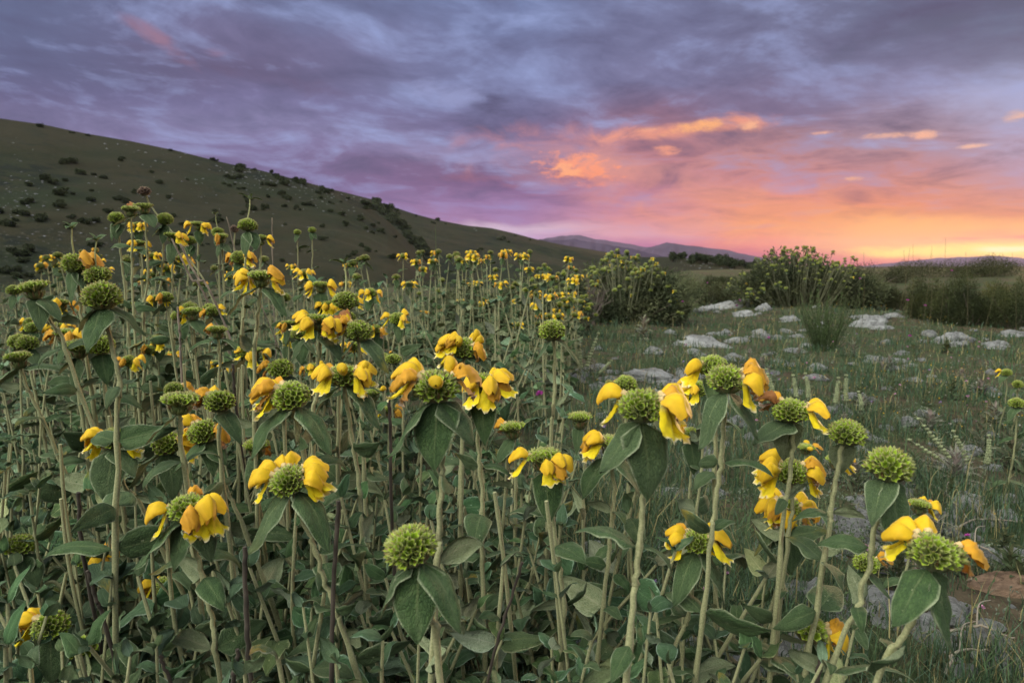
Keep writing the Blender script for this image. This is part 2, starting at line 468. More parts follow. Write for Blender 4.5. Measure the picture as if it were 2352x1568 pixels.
def polar_sheet(azs, rs, close):
    A, Q = np.meshgrid(azs, rs, indexing='ij')
    z = terr(A, Q)
    v = np.stack([Q * np.sin(A), Q * np.cos(A), z], -1)
    mb = MB()
    f = gridf(len(azs), len(rs))
    mb.add(v.reshape(-1, 3), f)
    if close:
        n = len(rs); L = (len(azs) - 1) * n
        j = np.arange(n - 1)
        mb.f.append(np.stack([L + j, j, j + 1, L + j + 1], -1)); mb.m.append(np.zeros(n - 1, np.int32))
    return mb

# material of the near meadow soil
m_soil, nt = newmat("meadow_soil"); t = NT(nt)
gp = t.n("ShaderNodeNewGeometry").outputs["Position"]
a = t.noise(gp, 2.2, 6, 0.6); b = t.noise(gp, 14, 6, 0.65); c = t.noise(gp, 90, 3, 0.6); g = t.noise(gp, 0.35, 4, 0.6)
col = t.mix(t.sstep(b, 0.35, 0.65), (0.030, 0.022, 0.016), (0.075, 0.058, 0.040))
col = t.mix(t.sstep(a, 0.40, 0.60), col, (0.035, 0.048, 0.022))
col = t.mix(t.math('MULTIPLY', t.sstep(c, 0.60, 0.75), 0.6), col, (0.20, 0.17, 0.12))
col = t.mix(t.math('MULTIPLY', t.sstep(g, 0.45, 0.7), 0.5), col, (0.05, 0.06, 0.03))
t.principled(col, 0.95, bump=t.math('ADD', t.math('MULTIPLY', b, 0.6), t.math('MULTIPLY', c, 0.4)), bstr=0.8, bdist=0.02, spec=0.1)

m_hill, nt = newmat("hill_turf"); t = NT(nt)
gp = t.n("ShaderNodeNewGeometry").outputs["Position"]
sc_ = t.n("ShaderNodeMapping"); sc_.inputs["Scale"].default_value = (1, 0.45, 1.6); t.l(gp, sc_.inputs[0]); gq = sc_.outputs[0]
a = t.noise(gq, 0.018, 6, 0.6, 0.4); b = t.noise(gp, 0.09, 6, 0.65); c = t.noise(gp, 0.5, 5, 0.7)
col = t.mix(t.sstep(a, 0.35, 0.65), (0.022, 0.0205, 0.0115), (0.0130, 0.0190, 0.0088))
col = t.mix(t.math('MULTIPLY', t.sstep(b, 0.50, 0.68), 0.75), col, (0.009, 0.0135, 0.008))
col = t.mix(t.math('MULTIPLY', t.sstep(b, 0.44, 0.30), 0.5), col, (0.029, 0.023, 0.017))
col = t.mix(t.math('MULTIPLY', t.sstep(c, 0.52, 0.66), 0.6), col, (0.011, 0.013, 0.009))
scrub = t.math('MULTIPLY', t.sstep(t.noise(gq, 0.016, 4, 0.6, 0.3), 0.46, 0.60), t.sstep(t.noise(gp, 0.16, 5, 0.7), 0.47, 0.58))
col = t.mix(t.math('MULTIPLY', scrub, 0.92), col, (0.006, 0.0095, 0.0075))
rockn = t.math('MULTIPLY', t.sstep(t.noise(gq, 0.011, 4, 0.6), 0.50, 0.66), t.sstep(t.noise(gp, 0.9, 4, 0.7), 0.60, 0.68))
col = t.mix(t.math('MULTIPLY', rockn, 0.8), col, (0.16, 0.155, 0.15))
t.principled(col, 0.95, spec=0.1, bump=c, bstr=0.5, bdist=0.6)

azn = np.linspace(-math.pi, math.pi, 541)[:-1]
rn = np.geomspace(0.25, 61, 210)
ground = structure("ground", polar_sheet(azn, rn, True).mesh("ground", [m_soil]))
azh = np.concatenate([np.linspace(-math.pi, -0.95, 60), np.linspace(-0.93, 0.72, 800), np.linspace(0.75, math.pi, 70)])
rh = np.concatenate([np.linspace(60, 900, 330), np.geomspace(910, 24500, 36)])
hills = structure("hills", polar_sheet(azh, rh, False).mesh("hills", [m_hill]))

# far mountains: solid ridges several kilometres out
m_mount, nt = newmat("mountain_forest"); t = NT(nt)
gp = t.n("ShaderNodeNewGeometry").outputs["Position"]
t.principled(t.mix(t.sstep(t.noise(gp, 0.0012, 5, 0.6), 0.4, 0.6), (0.020, 0.020, 0.034), (0.040, 0.034, 0.055)), 1.0, spec=0.0)
def mountain(pts, D, seed, bump=1.0):
    x = np.linspace(pts[0][0], pts[-1][0], 160)
    y = np.interp(x, [p[0] for p in pts], [p[1] for p in pts])
    y = y + (fbm(x / 22.0, x * 0, seed, 4) - 0.5) * 6 * bump
    V = []
    for i in range(len(x)):
        a_, t_ = azel(x[i], y[i])
        top = CAM_H + D * t_
        row = []
        for q in np.linspace(-1, 1, 13):
            rr = D * (1 + 0.22 * q)
            z = -30 + (top + 30) * max(0.0, 1 - abs(q)) ** 1.1
            rr += (float(vnoise(np.array([x[i] / 12.0]), np.array([q * 3]), seed)[0]) - .5) * D * 0.05 * (abs(q) > 0.05)
            row.append((rr * math.sin(a_), rr * math.cos(a_), z))
        V += row
    mb = MB(); mb.add(V, gridf(len(x), 13))
    return structure("mountains", mb.mesh("mountains", [m_mount]))
mountain([(1150,600),(1200,558),(1240,549),(1268,553),(1300,551),(1318,548),(1345,554),(1400,562),(1440,569),(1500,582),(1560,600)], 9000, 3, 0.8)
mountain([(1200,585),(1250,548),(1290,541),(1330,540),(1370,549),(1420,556),(1480,566),(1560,580),(1640,600)], 17000, 5, 0.7)
mountain([(1440,600),(1490,568),(1532,556),(1560,561),(1600,566),(1660,573),(1720,585),(1780,600),(1840,612),(1900,620)], 13000, 7, 0.6)
mountain([(1900,618),(2000,610),(2080,599),(2150,593),(2200,591),(2280,588),(2330,591),(2400,595),(2600,598)], 22500, 9, 0.6)

# the evening air
hz, nt = newmat("haze")
pv = nt.nodes.new("ShaderNodeVolumePrincipled"); ho = nt.nodes.new("ShaderNodeOutputMaterial")
pv.inputs["Color"].default_value = (0.66, 0.60, 1.0, 1)
pv.inputs["Density"].default_value = 1.6e-5
pv.inputs["Anisotropy"].default_value = 0.42
nt.links.new(pv.outputs[0], ho.inputs["Volume"])
mb = MB()
B = 26000.0; zl, zh_ = -60.0, 1050.0
mb.add([(sx * B, sy * B, z) for z in (zl, zh_) for sx, sy in ((-1, -1), (1, -1), (1, 1), (-1, 1))],
       [(3, 2, 1, 0), (4, 5, 6, 7), (0, 1, 5, 4), (1, 2, 6, 5), (2, 3, 7, 6), (3, 0, 4, 7)])
HAZE = stuff("haze", mb.mesh("haze", [hz], smooth=False))
# ------------------------------------------------------------------ plant materials
def leaf_mats():
    ms = []
    for under in (False, True):
        m, nt = newmat("leaf_underside" if under else "leaf_upper"); t = NT(nt)
        luv = t.attr("luv", "Vector")
        sp_ = t.n("ShaderNodeSeparateXYZ"); t.l(luv, sp_.inputs[0]); u, v, w = sp_.outputs
        rnd = t.n("ShaderNodeObjectInfo").outputs["Random"]
        cv = t.n("ShaderNodeCombineXYZ")
        av = t.math('ABSOLUTE', v)
        # veins run forward from the midrib
        t.l(t.math('ADD', t.math('MULTIPLY', u, 13), t.math('MULTIPLY', av, -3.2)), cv.inputs[0])
        t.l(t.math('MULTIPLY', v, 5.5), cv.inputs[1]); t.l(t.math('MULTIPLY', rnd, 37), cv.inputs[2])
        vo = t.n("ShaderNodeTexVoronoi", feature='DISTANCE_TO_EDGE'); vo.inputs["Scale"].default_value = 1.25
        t.l(cv.outputs[0], vo.inputs["Vector"]); ve = vo.outputs["Distance"]
        net = t.sstep(ve, 0.0, 0.16, 1.0, 0.0)
        mid = t.math('MULTIPLY', t.sstep(av, 0.02, 0.075, 1.0, 0.0), t.sstep(u, 0.35, 0.95, 1.0, 0.15))
        edge = t.sstep(av, 0.86, 0.98)
        nz = t.noise(cv.outputs[0], 0.5, 4, 0.6)
        tint = t.attr("col")
        if under:
            c = t.mix(t.sstep(nz, 0.3, 0.7), (0.135, 0.175, 0.092), (0.200, 0.235, 0.132))
            c = t.mix(t.math('MULTIPLY', net, 0.55), c, (0.27, 0.30, 0.20))
            c = t.mix(mid, c, (0.26, 0.28, 0.18))
        else:
            c = t.mix(t.sstep(nz, 0.3, 0.7), (0.028, 0.062, 0.022), (0.056, 0.104, 0.036))
            c = t.mix(t.sstep(rnd, 0.1, 0.9), c, t.mix(0.5, c, (0.064, 0.090, 0.046)))
            c = t.mix(t.math('MULTIPLY', net, 0.5), c, (0.020, 0.040, 0.018))
            c = t.mix(t.math('MULTIPLY', mid, 0.42), c, (0.15, 0.19, 0.09))
            dust = t.noise(cv.outputs[0], 0.22, 5, 0.65)
            c = t.mix(t.sstep(dust, 0.45, 0.75, 0.0, 0.5), c, (0.110, 0.155, 0.075))
            spots = t.sstep(t.noise(cv.outputs[0], 3.5, 2, 0.5), 0.72, 0.76)
            c = t.mix(t.math('MULTIPLY', spots, 0.5), c, (0.20, 0.24, 0.14))
            # some leaves turn yellow and brown from the tip
            age = t.math('MULTIPLY', t.math('MULTIPLY', w, t.sstep(rnd, 0.88, 1.0)), t.sstep(t.math('ADD', u, t.math('MULTIPLY', t.math('SUBTRACT', nz, 0.5), 1.2)), 0.55, 0.95))
            c = t.mix(age, c, (0.19, 0.15, 0.02))
            c = t.mix(t.math('MULTIPLY', t.sstep(age, 0.75, 1.0), 0.8), c, (0.12, 0.07, 0.035))
        c = t.mix(t.math('MULTIPLY', edge, t.sstep(nz, 0.25, 0.7, 0.35, 0.9)), c, (0.26, 0.30, 0.20))
        c = t.mix(1.0, c, tint, 'MULTIPLY')
        hgt = t.math('MULTIPLY', t.sstep(ve, 0.0, 0.22), -0.6 if under else 0.6)
        t.principled(c, 0.8, sheen=0.16 if under else 0.06, sheencol=(0.75, 0.95, 0.70), spec=0.25, bump=hgt, bstr=0.8, bdist=0.0016, trans=0.12, tcol=(0.10, 0.17, 0.03))
        ms.append(m)
    return ms
M_LEAF, M_UNDER = leaf_mats()

def simple_mat(name, rough=0.75, sheen=0.2, trans=0.0, nscale=160.0, namp=0.25, spec=0.2, tmul=None, bstr=0.25, bdist=0.0008, vary=0.0):
    m, nt = newmat(name); t = NT(nt)
    c = t.attr("col")
    oc = t.n("ShaderNodeTexCoord").outputs["Object"]
    nz = t.noise(oc, nscale, 4, 0.6)
    k = t.math('ADD', 1.0 - namp * 0.5, t.math('MULTIPLY', nz, namp))
    if vary:
        rnd = t.n("ShaderNodeObjectInfo").outputs["Random"]
        k = t.math('MULTIPLY', k, t.math('ADD', 1.0 - vary * 0.5, t.math('MULTIPLY', rnd, vary)))
    kk = t.n("ShaderNodeCombineXYZ")
    for i in range(3): t.l(k, kk.inputs[i])
    c = t.mix(1.0, c, kk.outputs[0], 'MULTIPLY')
    t.principled(c, rough, sheen=sheen, sheencol=(0.85, 0.9, 0.75), spec=spec, trans=trans, bump=nz, bstr=bstr, bdist=bdist)
    return m
M_PETAL = simple_mat("petal", 0.62, 0.18, 0.30, 220, 0.16, 0.25, vary=0.12)
M_CALYX = simple_mat("calyx", 0.72, 0.12, 0.22, 260, 0.30, vary=0.15)
M_DRY = simple_mat("dry_stalk", 0.85, 0.1, 0.0, 120, 0.6)

m, nt = newmat("stem_wool"); t = NT(nt)
luv = t.attr("luv", "Vector"); sp_ = t.n("ShaderNodeSeparateXYZ"); t.l(luv, sp_.inputs[0])
oc = t.n("ShaderNodeTexCoord").outputs["Object"]
cv = t.n("ShaderNodeCombineXYZ"); t.l(t.math('MULTIPLY', sp_.outputs[0], 40), cv.inputs[0]); t.l(t.math('MULTIPLY', t.math('SINE', sp_.outputs[1]), 1.2), cv.inputs[1])
rnd = t.n("ShaderNodeObjectInfo").outputs["Random"]; t.l(t.math('MULTIPLY', rnd, 50), cv.inputs[2])
blot = t.noise(cv.outputs[0], 0.45, 4, 0.6); fine = t.noise(oc, 420, 3, 0.6)
groove = t.math('MULTIPLY', t.math('ADD', t.math('COSINE', t.math('MULTIPLY', sp_.outputs[1], 4)), 1.0), 0.5)
c = t.mix(t.sstep(fine, 0.3, 0.7), (0.195, 0.205, 0.110), (0.310, 0.312, 0.185))
c = t.mix(t.math('MULTIPLY', groove, 0.22), c, (0.12, 0.145, 0.065))
c = t.mix(t.math('MULTIPLY', t.sstep(blot, 0.56, 0.72), 0.7), c, (0.085, 0.055, 0.035))
c = t.mix(1.0, c, t.attr("col"), 'MULTIPLY')
t.principled(c, 0.85, sheen=0.22, sheencol=(0.95, 0.92, 0.72), spec=0.15, bump=t.math('ADD', fine, t.math('MULTIPLY', groove, -0.8)), bstr=0.45, bdist=0.0008)
M_STEM = m

# ------------------------------------------------------------------ leaf
def leaf_mb(L, W, shape='ovate', bend=0.8, fold=0.12, roll=0.1, ripple=0.06, twist=0.0, curl=0.0, nu=12, nv=9, seed=0, tint=(1, 1, 1), age=1.0):
    rg = np.random.default_rng(seed)
    u = np.linspace(0, 1, nu); v = np.linspace(-1, 1, nv)
    if shape == 'ovate':   w = np.minimum(1, (u / 0.16 + 1e-6)) ** 0.75 * (1 - u ** 2.3) ** 0.85 * (1 + 0.25 * np.sin(u * 3))
    elif shape == 'heart': w = np.minimum(1, (u / 0.10 + 1e-6)) ** 0.6 * (1 - u ** 1.9) ** 0.9 * (1 + 0.15 * np.sin(u * 3.1))
    else:                  w = np.sin(np.pi * np.clip(u, 0, 1) ** 0.8) ** 0.75
    w = w / w.max() * W / 2
    w[0] = W * 0.03; w[-1] = W * 0.012
    th = bend * u ** 1.3 + curl * np.clip((u - 0.55) / 0.45, 0, 1) ** 2
    ds = L / (nu - 1)
    cx = np.concatenate([[0], np.cumsum(np.cos((th[1:] + th[:-1]) / 2) * ds)])
    cz = np.concatenate([[0], np.cumsum(-np.sin((th[1:] + th[:-1]) / 2) * ds)])
    nx, nz = np.sin(th), np.cos(th)
    ph = rg.uniform(0, 6.28, 2)
    V = []; 
    for i in range(nu):
        rp = ripple * 1.5 * w[i] * np.sin(u[i] * (11 + 3 * np.sign(v)) + np.where(v > 0, ph[0], ph[1])) * v ** 2 + (fbm(u[i] * 9 + v * 0 + seed, v * 3.5, seed, 3) - .5) * W * .10 * (1 - .3 * np.abs(v)) * min(1, u[i] * 6)
        up = np.abs(v) * w[i] * math.sin(fold) - roll * w[i] * v ** 4 + rp
        y = v * w[i] * math.cos(fold) * (1 - 0.12 * roll * v ** 4) * (1 + .10 * math.sin(u[i] * 5 + ph[0]) * np.sign(v)) + .10 * W * math.sin(u[i] * 2.2 * (1 if ph[0] > 3 else -1)) * u[i]
        tw = twist * u[i]
        y2 = y * math.cos(tw) - up * math.sin(tw); up2 = y * math.sin(tw) + up * math.cos(tw)
        sl = L * 0.10 * (1 - abs(v)) * (1 if i else 0) * 0 
        V.append(np.stack([cx[i] + nx[i] * up2 + sl, y2, cz[i] + nz[i] * up2], 1))
    top = np.concatenate(V)
    luv = np.stack([np.repeat(u, nv), np.tile(v, nu), np.full(nu * nv, age)], 1)
    mb = MB()
    f = gridf(nu, nv)
    # two faces with a hair of thickness
    n = np.zeros_like(top)
    p0, p1, p2, p3 = (top[f[:, k]] for k in range(4))
    fn = np.cross(p2 - p0, p3 - p1)
    for k in range(4): np.add.at(n, f[:, k], fn)
    n /= np.linalg.norm(n, axis=1)[:, None] + 1e-12
    if n[:, 2].mean() < 0: n = -n; ft = f[:, ::-1]
    else: ft = f
    mb.add(top, ft, tint, luv, 0)
    mb.add(top - n * 0.0007, ft[:, ::-1], tint, luv, 1)
    return mb
LEAFM = {}
def leaf_set(kind, n, f):
    LEAFM[kind] = [f(k).mesh("leaf_" + kind, [M_LEAF, M_UNDER]) for k in range(n)]
rr = random.Random(3)
leaf_set('bract', 5, lambda k: leaf_mb(0.056, rr.uniform(.031, .041), 'heart' if k % 2 else 'ovate', rr.uniform(.1, .5), rr.uniform(.02, .12), rr.uniform(.05, .15), rr.uniform(.03, .08), rr.uniform(-.25, .25), rr.uniform(-.6, .5), 13, 11, 10 + k, age=0.0))
leaf_set('hang', 4, lambda k: leaf_mb(0.062, rr.uniform(.024, .030), 'ovate', rr.uniform(.7, 1.3), rr.uniform(.1, .3), rr.uniform(.1, .3), .09, rr.uniform(-.6, .6), rr.uniform(-1.8, -.6), 13, 9, 30 + k))
leaf_set('arch', 6, lambda k: leaf_mb(0.078, rr.uniform(.026, .036), 'lance' if k % 2 else 'ovate', rr.uniform(.7, 1.5), rr.uniform(.05, .3), rr.uniform(.15, .5), rr.uniform(.05, .13), rr.uniform(-.4, .4), rr.uniform(-.3, .5), 13, 9, 50 + k))
leaf_set('broad', 5, lambda k: leaf_mb(0.085, rr.uniform(.040, .050), 'heart' if k % 2 else 'ovate', rr.uniform(.5, 1.2), rr.uniform(.05, .25), rr.uniform(.1, .35), rr.uniform(.05, .11), rr.uniform(-.3, .3), rr.uniform(-.2, .4), 13, 9, 70 + k))
leaf_set('young', 3, lambda k: leaf_mb(0.030, .010, 'lance', rr.uniform(-.2, .6), .35, .1, .03, 0, 0, 8, 5, 90 + k, (1.7, 1.6, 1.6)))

def q_leaf(azim, pitch, rollz=0.0):
    """local +X becomes a direction at azimuth azim (deg, 0=+X, 90=+Y) and elevation pitch (deg)"""
    return (Matrix.Rotation(R(azim), 3, 'Z') @ Matrix.Rotation(-R(pitch), 3, 'Y') @ Matrix.Rotation(R(rollz), 3, 'X')).to_quaternion()

# ------------------------------------------------------------------ flower head: a dome of star-mouthed green cups
def frame(d):
    d = np.asarray(d, float); d = d / np.linalg.norm(d)
    a = np.array([0, 0, 1.0]) if abs(d[2]) < .9 else np.array([1.0, 0, 0])
    x = np.cross(a, d); x /= np.linalg.norm(x)
    return x, np.cross(d, x), d
def head_mb(kind='dome', n=54, seed=0, lod=0):
    rg = np.random.default_rng(seed); mb = MB()
    maxpol = {'dome': 112, 'cup': 66, 'sparse': 95, 'low': 100}[kind]
    ga = np.pi * (3 - 5 ** .5)
    cmax = math.cos(R(maxpol))
    flat = {'dome': 0.80, 'cup': 0.86, 'sparse': 0.85, 'low': 0.82}[kind]
    RH = 0.0250
    ns = 10 if lod == 0 else 5
    tooth_x = rg.uniform(.0022, .0042)
    rim = 0.0052 * (54 / n) ** 0.5 * (1.0 if kind != 'sparse' else 0.92)
    if kind == 'cup': rim *= 0.80
    for i in range(n):
        if kind == 'sparse' and rg.random() < .16: continue
        c = 1 - (i + .5) / n * (1 - cmax)
        pol = math.acos(c) + rg.normal(0, .035); phi = i * ga + rg.normal(0, .06)
        d = np.array([math.sin(pol) * math.cos(phi), math.sin(pol) * math.sin(phi), math.cos(pol)])
        o = np.array([0, 0, -0.010])
        lenj = rg.normal(1, .06)
        tip = np.array([d[0] * RH, d[1] * RH, d[2] * RH * flat]) * lenj
        if kind == 'cup': tip = np.array([d[0] * RH * 1.15, d[1] * RH * 1.15, 0.012 + d[2] * 0.006]) * lenj
        ax = tip - o; Lc = np.linalg.norm(ax); x, y, z = frame(ax / Lc + 0.25 * d)
        g = rg.normal(1, .13, 3)
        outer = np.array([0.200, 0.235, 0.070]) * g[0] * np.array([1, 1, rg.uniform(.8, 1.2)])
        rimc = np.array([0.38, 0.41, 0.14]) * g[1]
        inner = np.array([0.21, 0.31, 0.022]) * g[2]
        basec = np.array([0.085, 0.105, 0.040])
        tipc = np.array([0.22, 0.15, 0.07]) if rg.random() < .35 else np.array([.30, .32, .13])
        rk = rim * rg.normal(1, .07)
        ang = np.arange(ns) / ns * 2 * np.pi + rg.uniform(0, 6)
        tooth = (np.arange(ns) % 2 == 0) if lod == 0 else np.ones(ns, bool)
        def ring(t, r, extra=0.0, tsc=None):
            rad = np.full(ns, r); ln = np.full(ns, t * Lc)
            if tsc is not None:
                rad = rad * np.where(tooth, tsc[0], tsc[1]); ln = ln + np.where(tooth, tsc[2], tsc[3])
            return o + ln[:, None] * z + rad[:, None] * (np.cos(ang)[:, None] * x + np.sin(ang)[:, None] * y)
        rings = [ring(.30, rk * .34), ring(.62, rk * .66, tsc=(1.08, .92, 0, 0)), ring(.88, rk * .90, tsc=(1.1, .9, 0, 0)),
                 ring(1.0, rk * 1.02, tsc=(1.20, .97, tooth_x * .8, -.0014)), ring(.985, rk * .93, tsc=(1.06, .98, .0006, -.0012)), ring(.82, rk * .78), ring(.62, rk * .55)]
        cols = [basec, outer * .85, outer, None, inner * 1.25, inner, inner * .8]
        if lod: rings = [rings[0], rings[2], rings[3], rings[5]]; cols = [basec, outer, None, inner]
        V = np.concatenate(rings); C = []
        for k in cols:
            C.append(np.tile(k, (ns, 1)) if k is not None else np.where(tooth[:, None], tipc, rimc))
        C = np.concatenate(C)
        F = gridf(len(rings), ns, wrap=True, flip=True)
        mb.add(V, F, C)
        L0 = (len(rings) - 1) * ns
        mb.add(V[L0:], np.array([[0, a, a + 1] for a in range(1, ns - 1)]), inner * .7)
    # narrow pointed bracts round the base
    nb = 0 if lod else 26
    for i in range(nb):
        phi = i * ga; k = rg.uniform(.75, 1.1)
        d = np.array([math.cos(phi), math.sin(phi), 0]); s_ = np.array([-d[1], d[0], 0])
        zb = -0.019
        prof_ = [(0.002, zb), (.012, zb + .001), (.0195, zb + .008 * k), (.0245, zb + .0165 * k)]
        wid = [.0014, .0030, .0022, .0003]
        if kind == 'cup': prof_ = [(0.002, zb), (.010, zb + .002), (.0165, zb + .010 * k), (.0195, zb + .019 * k)]
        V = []
        for (r_, z_), w_ in zip(prof_, wid):
            r_ *= rg.uniform(.95, 1.05)
            V += [d * r_ + s_ * w_ + [0, 0, z_], d * (r_ + w_ * .35) + [0, 0, z_ - w_ * .3], d * r_ - s_ * w_ + [0, 0, z_]]
        g = rg.normal(1, .15)
        br = rg.random() < .45
        c0 = np.array([.115, .145, .055]) * g; c1 = np.array([.17, .085, .05]) * g if br else np.array([.15, .18, .07]) * g
        mb.add(np.array(V), gridf(4, 3), np.repeat(np.array([c0, c0, (c0 + c1) / 2, c1]), 3, 0))
    # solid heart of the head
    a_ = np.linspace(0, 2 * np.pi, 14, endpoint=False); V = []
    zs = [(-.0205, .0035), (-.019, .010), (-.012, .0155), (-.002, .0165), (.006, .0115), (.010, .002)]
    for z_, r_ in zs:
        r2 = r_ * (0.85 if kind != 'cup' else 0.72)
        V.append(np.stack([np.cos(a_) * r2, np.sin(a_) * r2, np.full(14, z_ * .98)], 1))
    mb.add(np.concatenate(V), gridf(6, 14, wrap=True, flip=True), (.07, .10, .03))
    return mb
def dry_head_mb(seed):
    mb = head_mb('sparse', 26, seed, 0)
    mb.c = [np.tile(np.array([[.11, .075, .06]], np.float32), (len(c), 1)) * np.random.default_rng(seed + i).uniform(.6, 1.6) for i, c in enumerate(mb.c)]
    return mb
HEADM = {
 'D': [head_mb('dome', n, s).mesh("dome_head", [M_CALYX]) for n, s in ((84, 1), (72, 2), (78, 3), (66, 4), (90, 5))],
 'C': [head_mb('cup', n, s).mesh("cup_head", [M_CALYX]) for n, s in ((44, 11), (38, 12), (50, 13))],
 'S': [head_mb('sparse', n, s).mesh("open_head", [M_CALYX]) for n, s in ((34, 21), (28, 22))],
 'L': [head_mb('low', n, s, 1).mesh("small_head", [M_CALYX]) for n, s in ((34, 31), (30, 32))],
 'X': [dry_head_mb(41).mesh("dry_head", [M_DRY]), dry_head_mb(42).mesh("dry_head", [M_DRY])],
}

# ------------------------------------------------------------------ blossom: hooded upper lip over a hanging lower lip (local +X outward)
def blossom_mb(kind, seed, lod=0):
    rg = np.random.default_rng(seed); mb = MB()
    Y = np.array([.78, .62, .012]); HOOD = np.array([.70, .465, .014]); ORG = np.array([.52, .265, .018]); WHT = np.array([.72, .68, .60]); BRN = np.array([.23, .095, .03])
    nt_, ns_ = (10, 11) if not lod else (5, 5)
    old = kind == 'o'; wit = kind == 'w'
    # tube
    pts = catmull([(-.014, 0, -.002), (-.003, 0, .001), (.004, 0, .004)], 3)
    tube(mb, pts, np.linspace(.0022, .0036, len(pts)), 7 if not lod else 4, (.62, .48, .25) if not wit else BRN, cap=False)
    if kind == 'b':
        t = np.linspace(0, 1, 9); a = np.linspace(0, 2 * np.pi, 9, endpoint=False); V = []
        for q in t:
            th = .9 - 2.9 * q
            c = np.array([.003 + .015 * q + .001 * math.sin(q * 3), 0, .003 + .007 * math.sin(math.pi * q * .8)])
            r_ = (.0030 + .0048 * math.sin(math.pi * min(1, q * .95 + .05)) ** .8) * (1 - .0 * q)
            if q == 1: r_ = .0012
            V.append(np.stack([c[0] + 0 * a + r_ * .25 * np.cos(a), r_ * np.cos(a) * 1.0, c[2] + r_ * np.sin(a)], 1))
        C = np.concatenate([np.tile(HOOD * (1 - q) * .9 + np.array([.50, .34, .01]) * q, (9, 1)) for q in t])
        mb.add(np.concatenate(V), gridf(9, 9, wrap=True), C)
        return mb
    # upper lip
    s = np.linspace(-1, 1, ns_); V = []; C = []
    wide = .0124 if not old else .0108
    if wit: wide = .009
    deep = .0118 if not wit else .010
    hook = rg.uniform(.65, 1.25); wide *= rg.uniform(.85, 1.1); deep *= rg.uniform(.85, 1.15)
    for q in np.linspace(0, 1, nt_):
        x = .003 + .0285 * q - .004 * q * q
        z = .0045 + .0115 * math.sin(math.pi * min(1, q * .95)) ** .9 * hook - .0125 * q ** 2.2
        if old: x = .003 + .023 * q; z -= .006 * q
        body = math.sin(math.pi * (.10 + .84 * q)) ** .62
        w = wide * body; dp = deep * body
        if q == 0: w = .0042; dp = .003
        jit = rg.normal(0, .0009 if (old or wit) else .00025, ns_)
        if wit: jit = rg.normal(0, .0018, ns_)
        yv = s * w * (1 - .34 * s ** 2 + .18 * s ** 6) * 1.10
        zz = z - dp * np.abs(s) ** 1.9 + .0018 * np.exp(-(s / .10) ** 2) - .0010 * np.exp(-((np.abs(s) - .42) / .18) ** 2)
        V.append(np.stack([x - .0018 * s ** 2 * (1 if q > .5 else 0) + jit, yv + jit * .6, zz + jit], 1))
        base = HOOD.copy()
        if old: base = ORG * (1.25 - .35 * q)
        if wit: base = BRN * (1.7 - .9 * q)
        e = (np.abs(s) ** 4)[:, None] * .45 + .35 * q ** 3
        if old: e = e * .8
        C.append(base * (1 - e) + (ORG if not wit else BRN) * e)
    V = np.concatenate(V); C = np.concatenate(C).clip(0, 1)
    wr_ = fbm(V[:, 0] * 260 + seed, V[:, 1] * 330, seed, 3) - .5
    V[:, 2] += wr_ * (.0022 if not lod else 0); V[:, 1] += wr_ * V[:, 1] * .10
    C = (C * (1 + .45 * (fbm(V[:, 0] * 90 + seed, V[:, 1] * 700, seed + 5, 3) - .5))[:, None]).clip(0, 1)
    mb.add(V, gridf(nt_, ns_), C)
    # inside face of the hood, a little smaller, so the rim has substance
    if not lod:
        V2 = V.copy(); cen = np.array([.016, 0, .000]); V2 = cen + (V2 - cen) * np.array([.95, .93, .93])
        V2[:, 2] -= .0004
        mb.add(V2, gridf(nt_, ns_, flip=True), C * .95)
        k = np.arange(nt_ - 1)
        for j0 in (0, ns_ - 1):
            n_ = nt_ * ns_
            mb.f.append(np.stack([k * ns_ + j0, (k + 1) * ns_ + j0, (k + 1) * ns_ + j0 + n_, k * ns_ + j0 + n_], -1) + (mb.n - 2 * n_)); mb.m.append(np.zeros(nt_ - 1, np.int32))
    # lower lip
    mt, ms_ = (13, 9) if not lod else (5, 3)
    s = np.linspace(-1, 1, ms_); V = []; C = []
    Ll = rg.uniform(.036, .043)
    if old: Ll *= .82
    if wit: Ll *= .6
    sway = rg.uniform(-.006, .006); lobj = rg.uniform(0, .07, ms_)
    for q in np.linspace(0, 1, mt):
        x = .006 + .011 * math.sin(q * 1.5) + (.006 * q ** 3 if not old else -.002 * q)
        z = .001 - Ll * q + .004 * q * q
        w = .0034 + .0066 * min(1, q / .55) ** 1.2
        if q > .62: w *= 1 + .28 * math.sin((q - .62) / .38 * math.pi * .8)
        if old: w *= .72 * (1 - .3 * q)
        if wit: w *= .5
        lob = 1 - (.15 * np.exp(-((np.abs(s) - .50) / .16) ** 2) + .20 * s ** 2 + lobj) * max(0, (q - .6) / .4) ** 1.4
        rf = .0030 * np.sin(s * 6 + q * 8 + seed) * max(0, q - .25)
        cr = rg.normal(0, .0014, ms_) * q if (old or wit) else rg.normal(0, .00025, ms_)
        zz = .001 + (z - .001) * lob
        V.append(np.stack([x - .0045 * s ** 2 * (1 - .5 * q) + rf + cr, s * w + sway * q + cr, zz + cr * .5], 1))
        base = Y * (1 - .0 * q)
        if old: base = np.array([.56, .30, .03]) * (1 - q) + np.array([.30, .13, .035]) * q
        if wit: base = BRN * (1 - q) + np.array([.42, .33, .27]) * q
        e = max(0, (q - .86) / .14) * .8 + (.55 * max(0, 1 - q / .22))
        C.append(np.tile(base * (1 - e) + WHT * e, (ms_, 1)) * rg.normal(1, .05, (ms_, 1)) * (1 - .16 * np.cos(s * 9)[:, None] ** 2))
    mb.add(np.concatenate(V), gridf(mt, ms_), np.concatenate(C).clip(0, 1))
    return mb
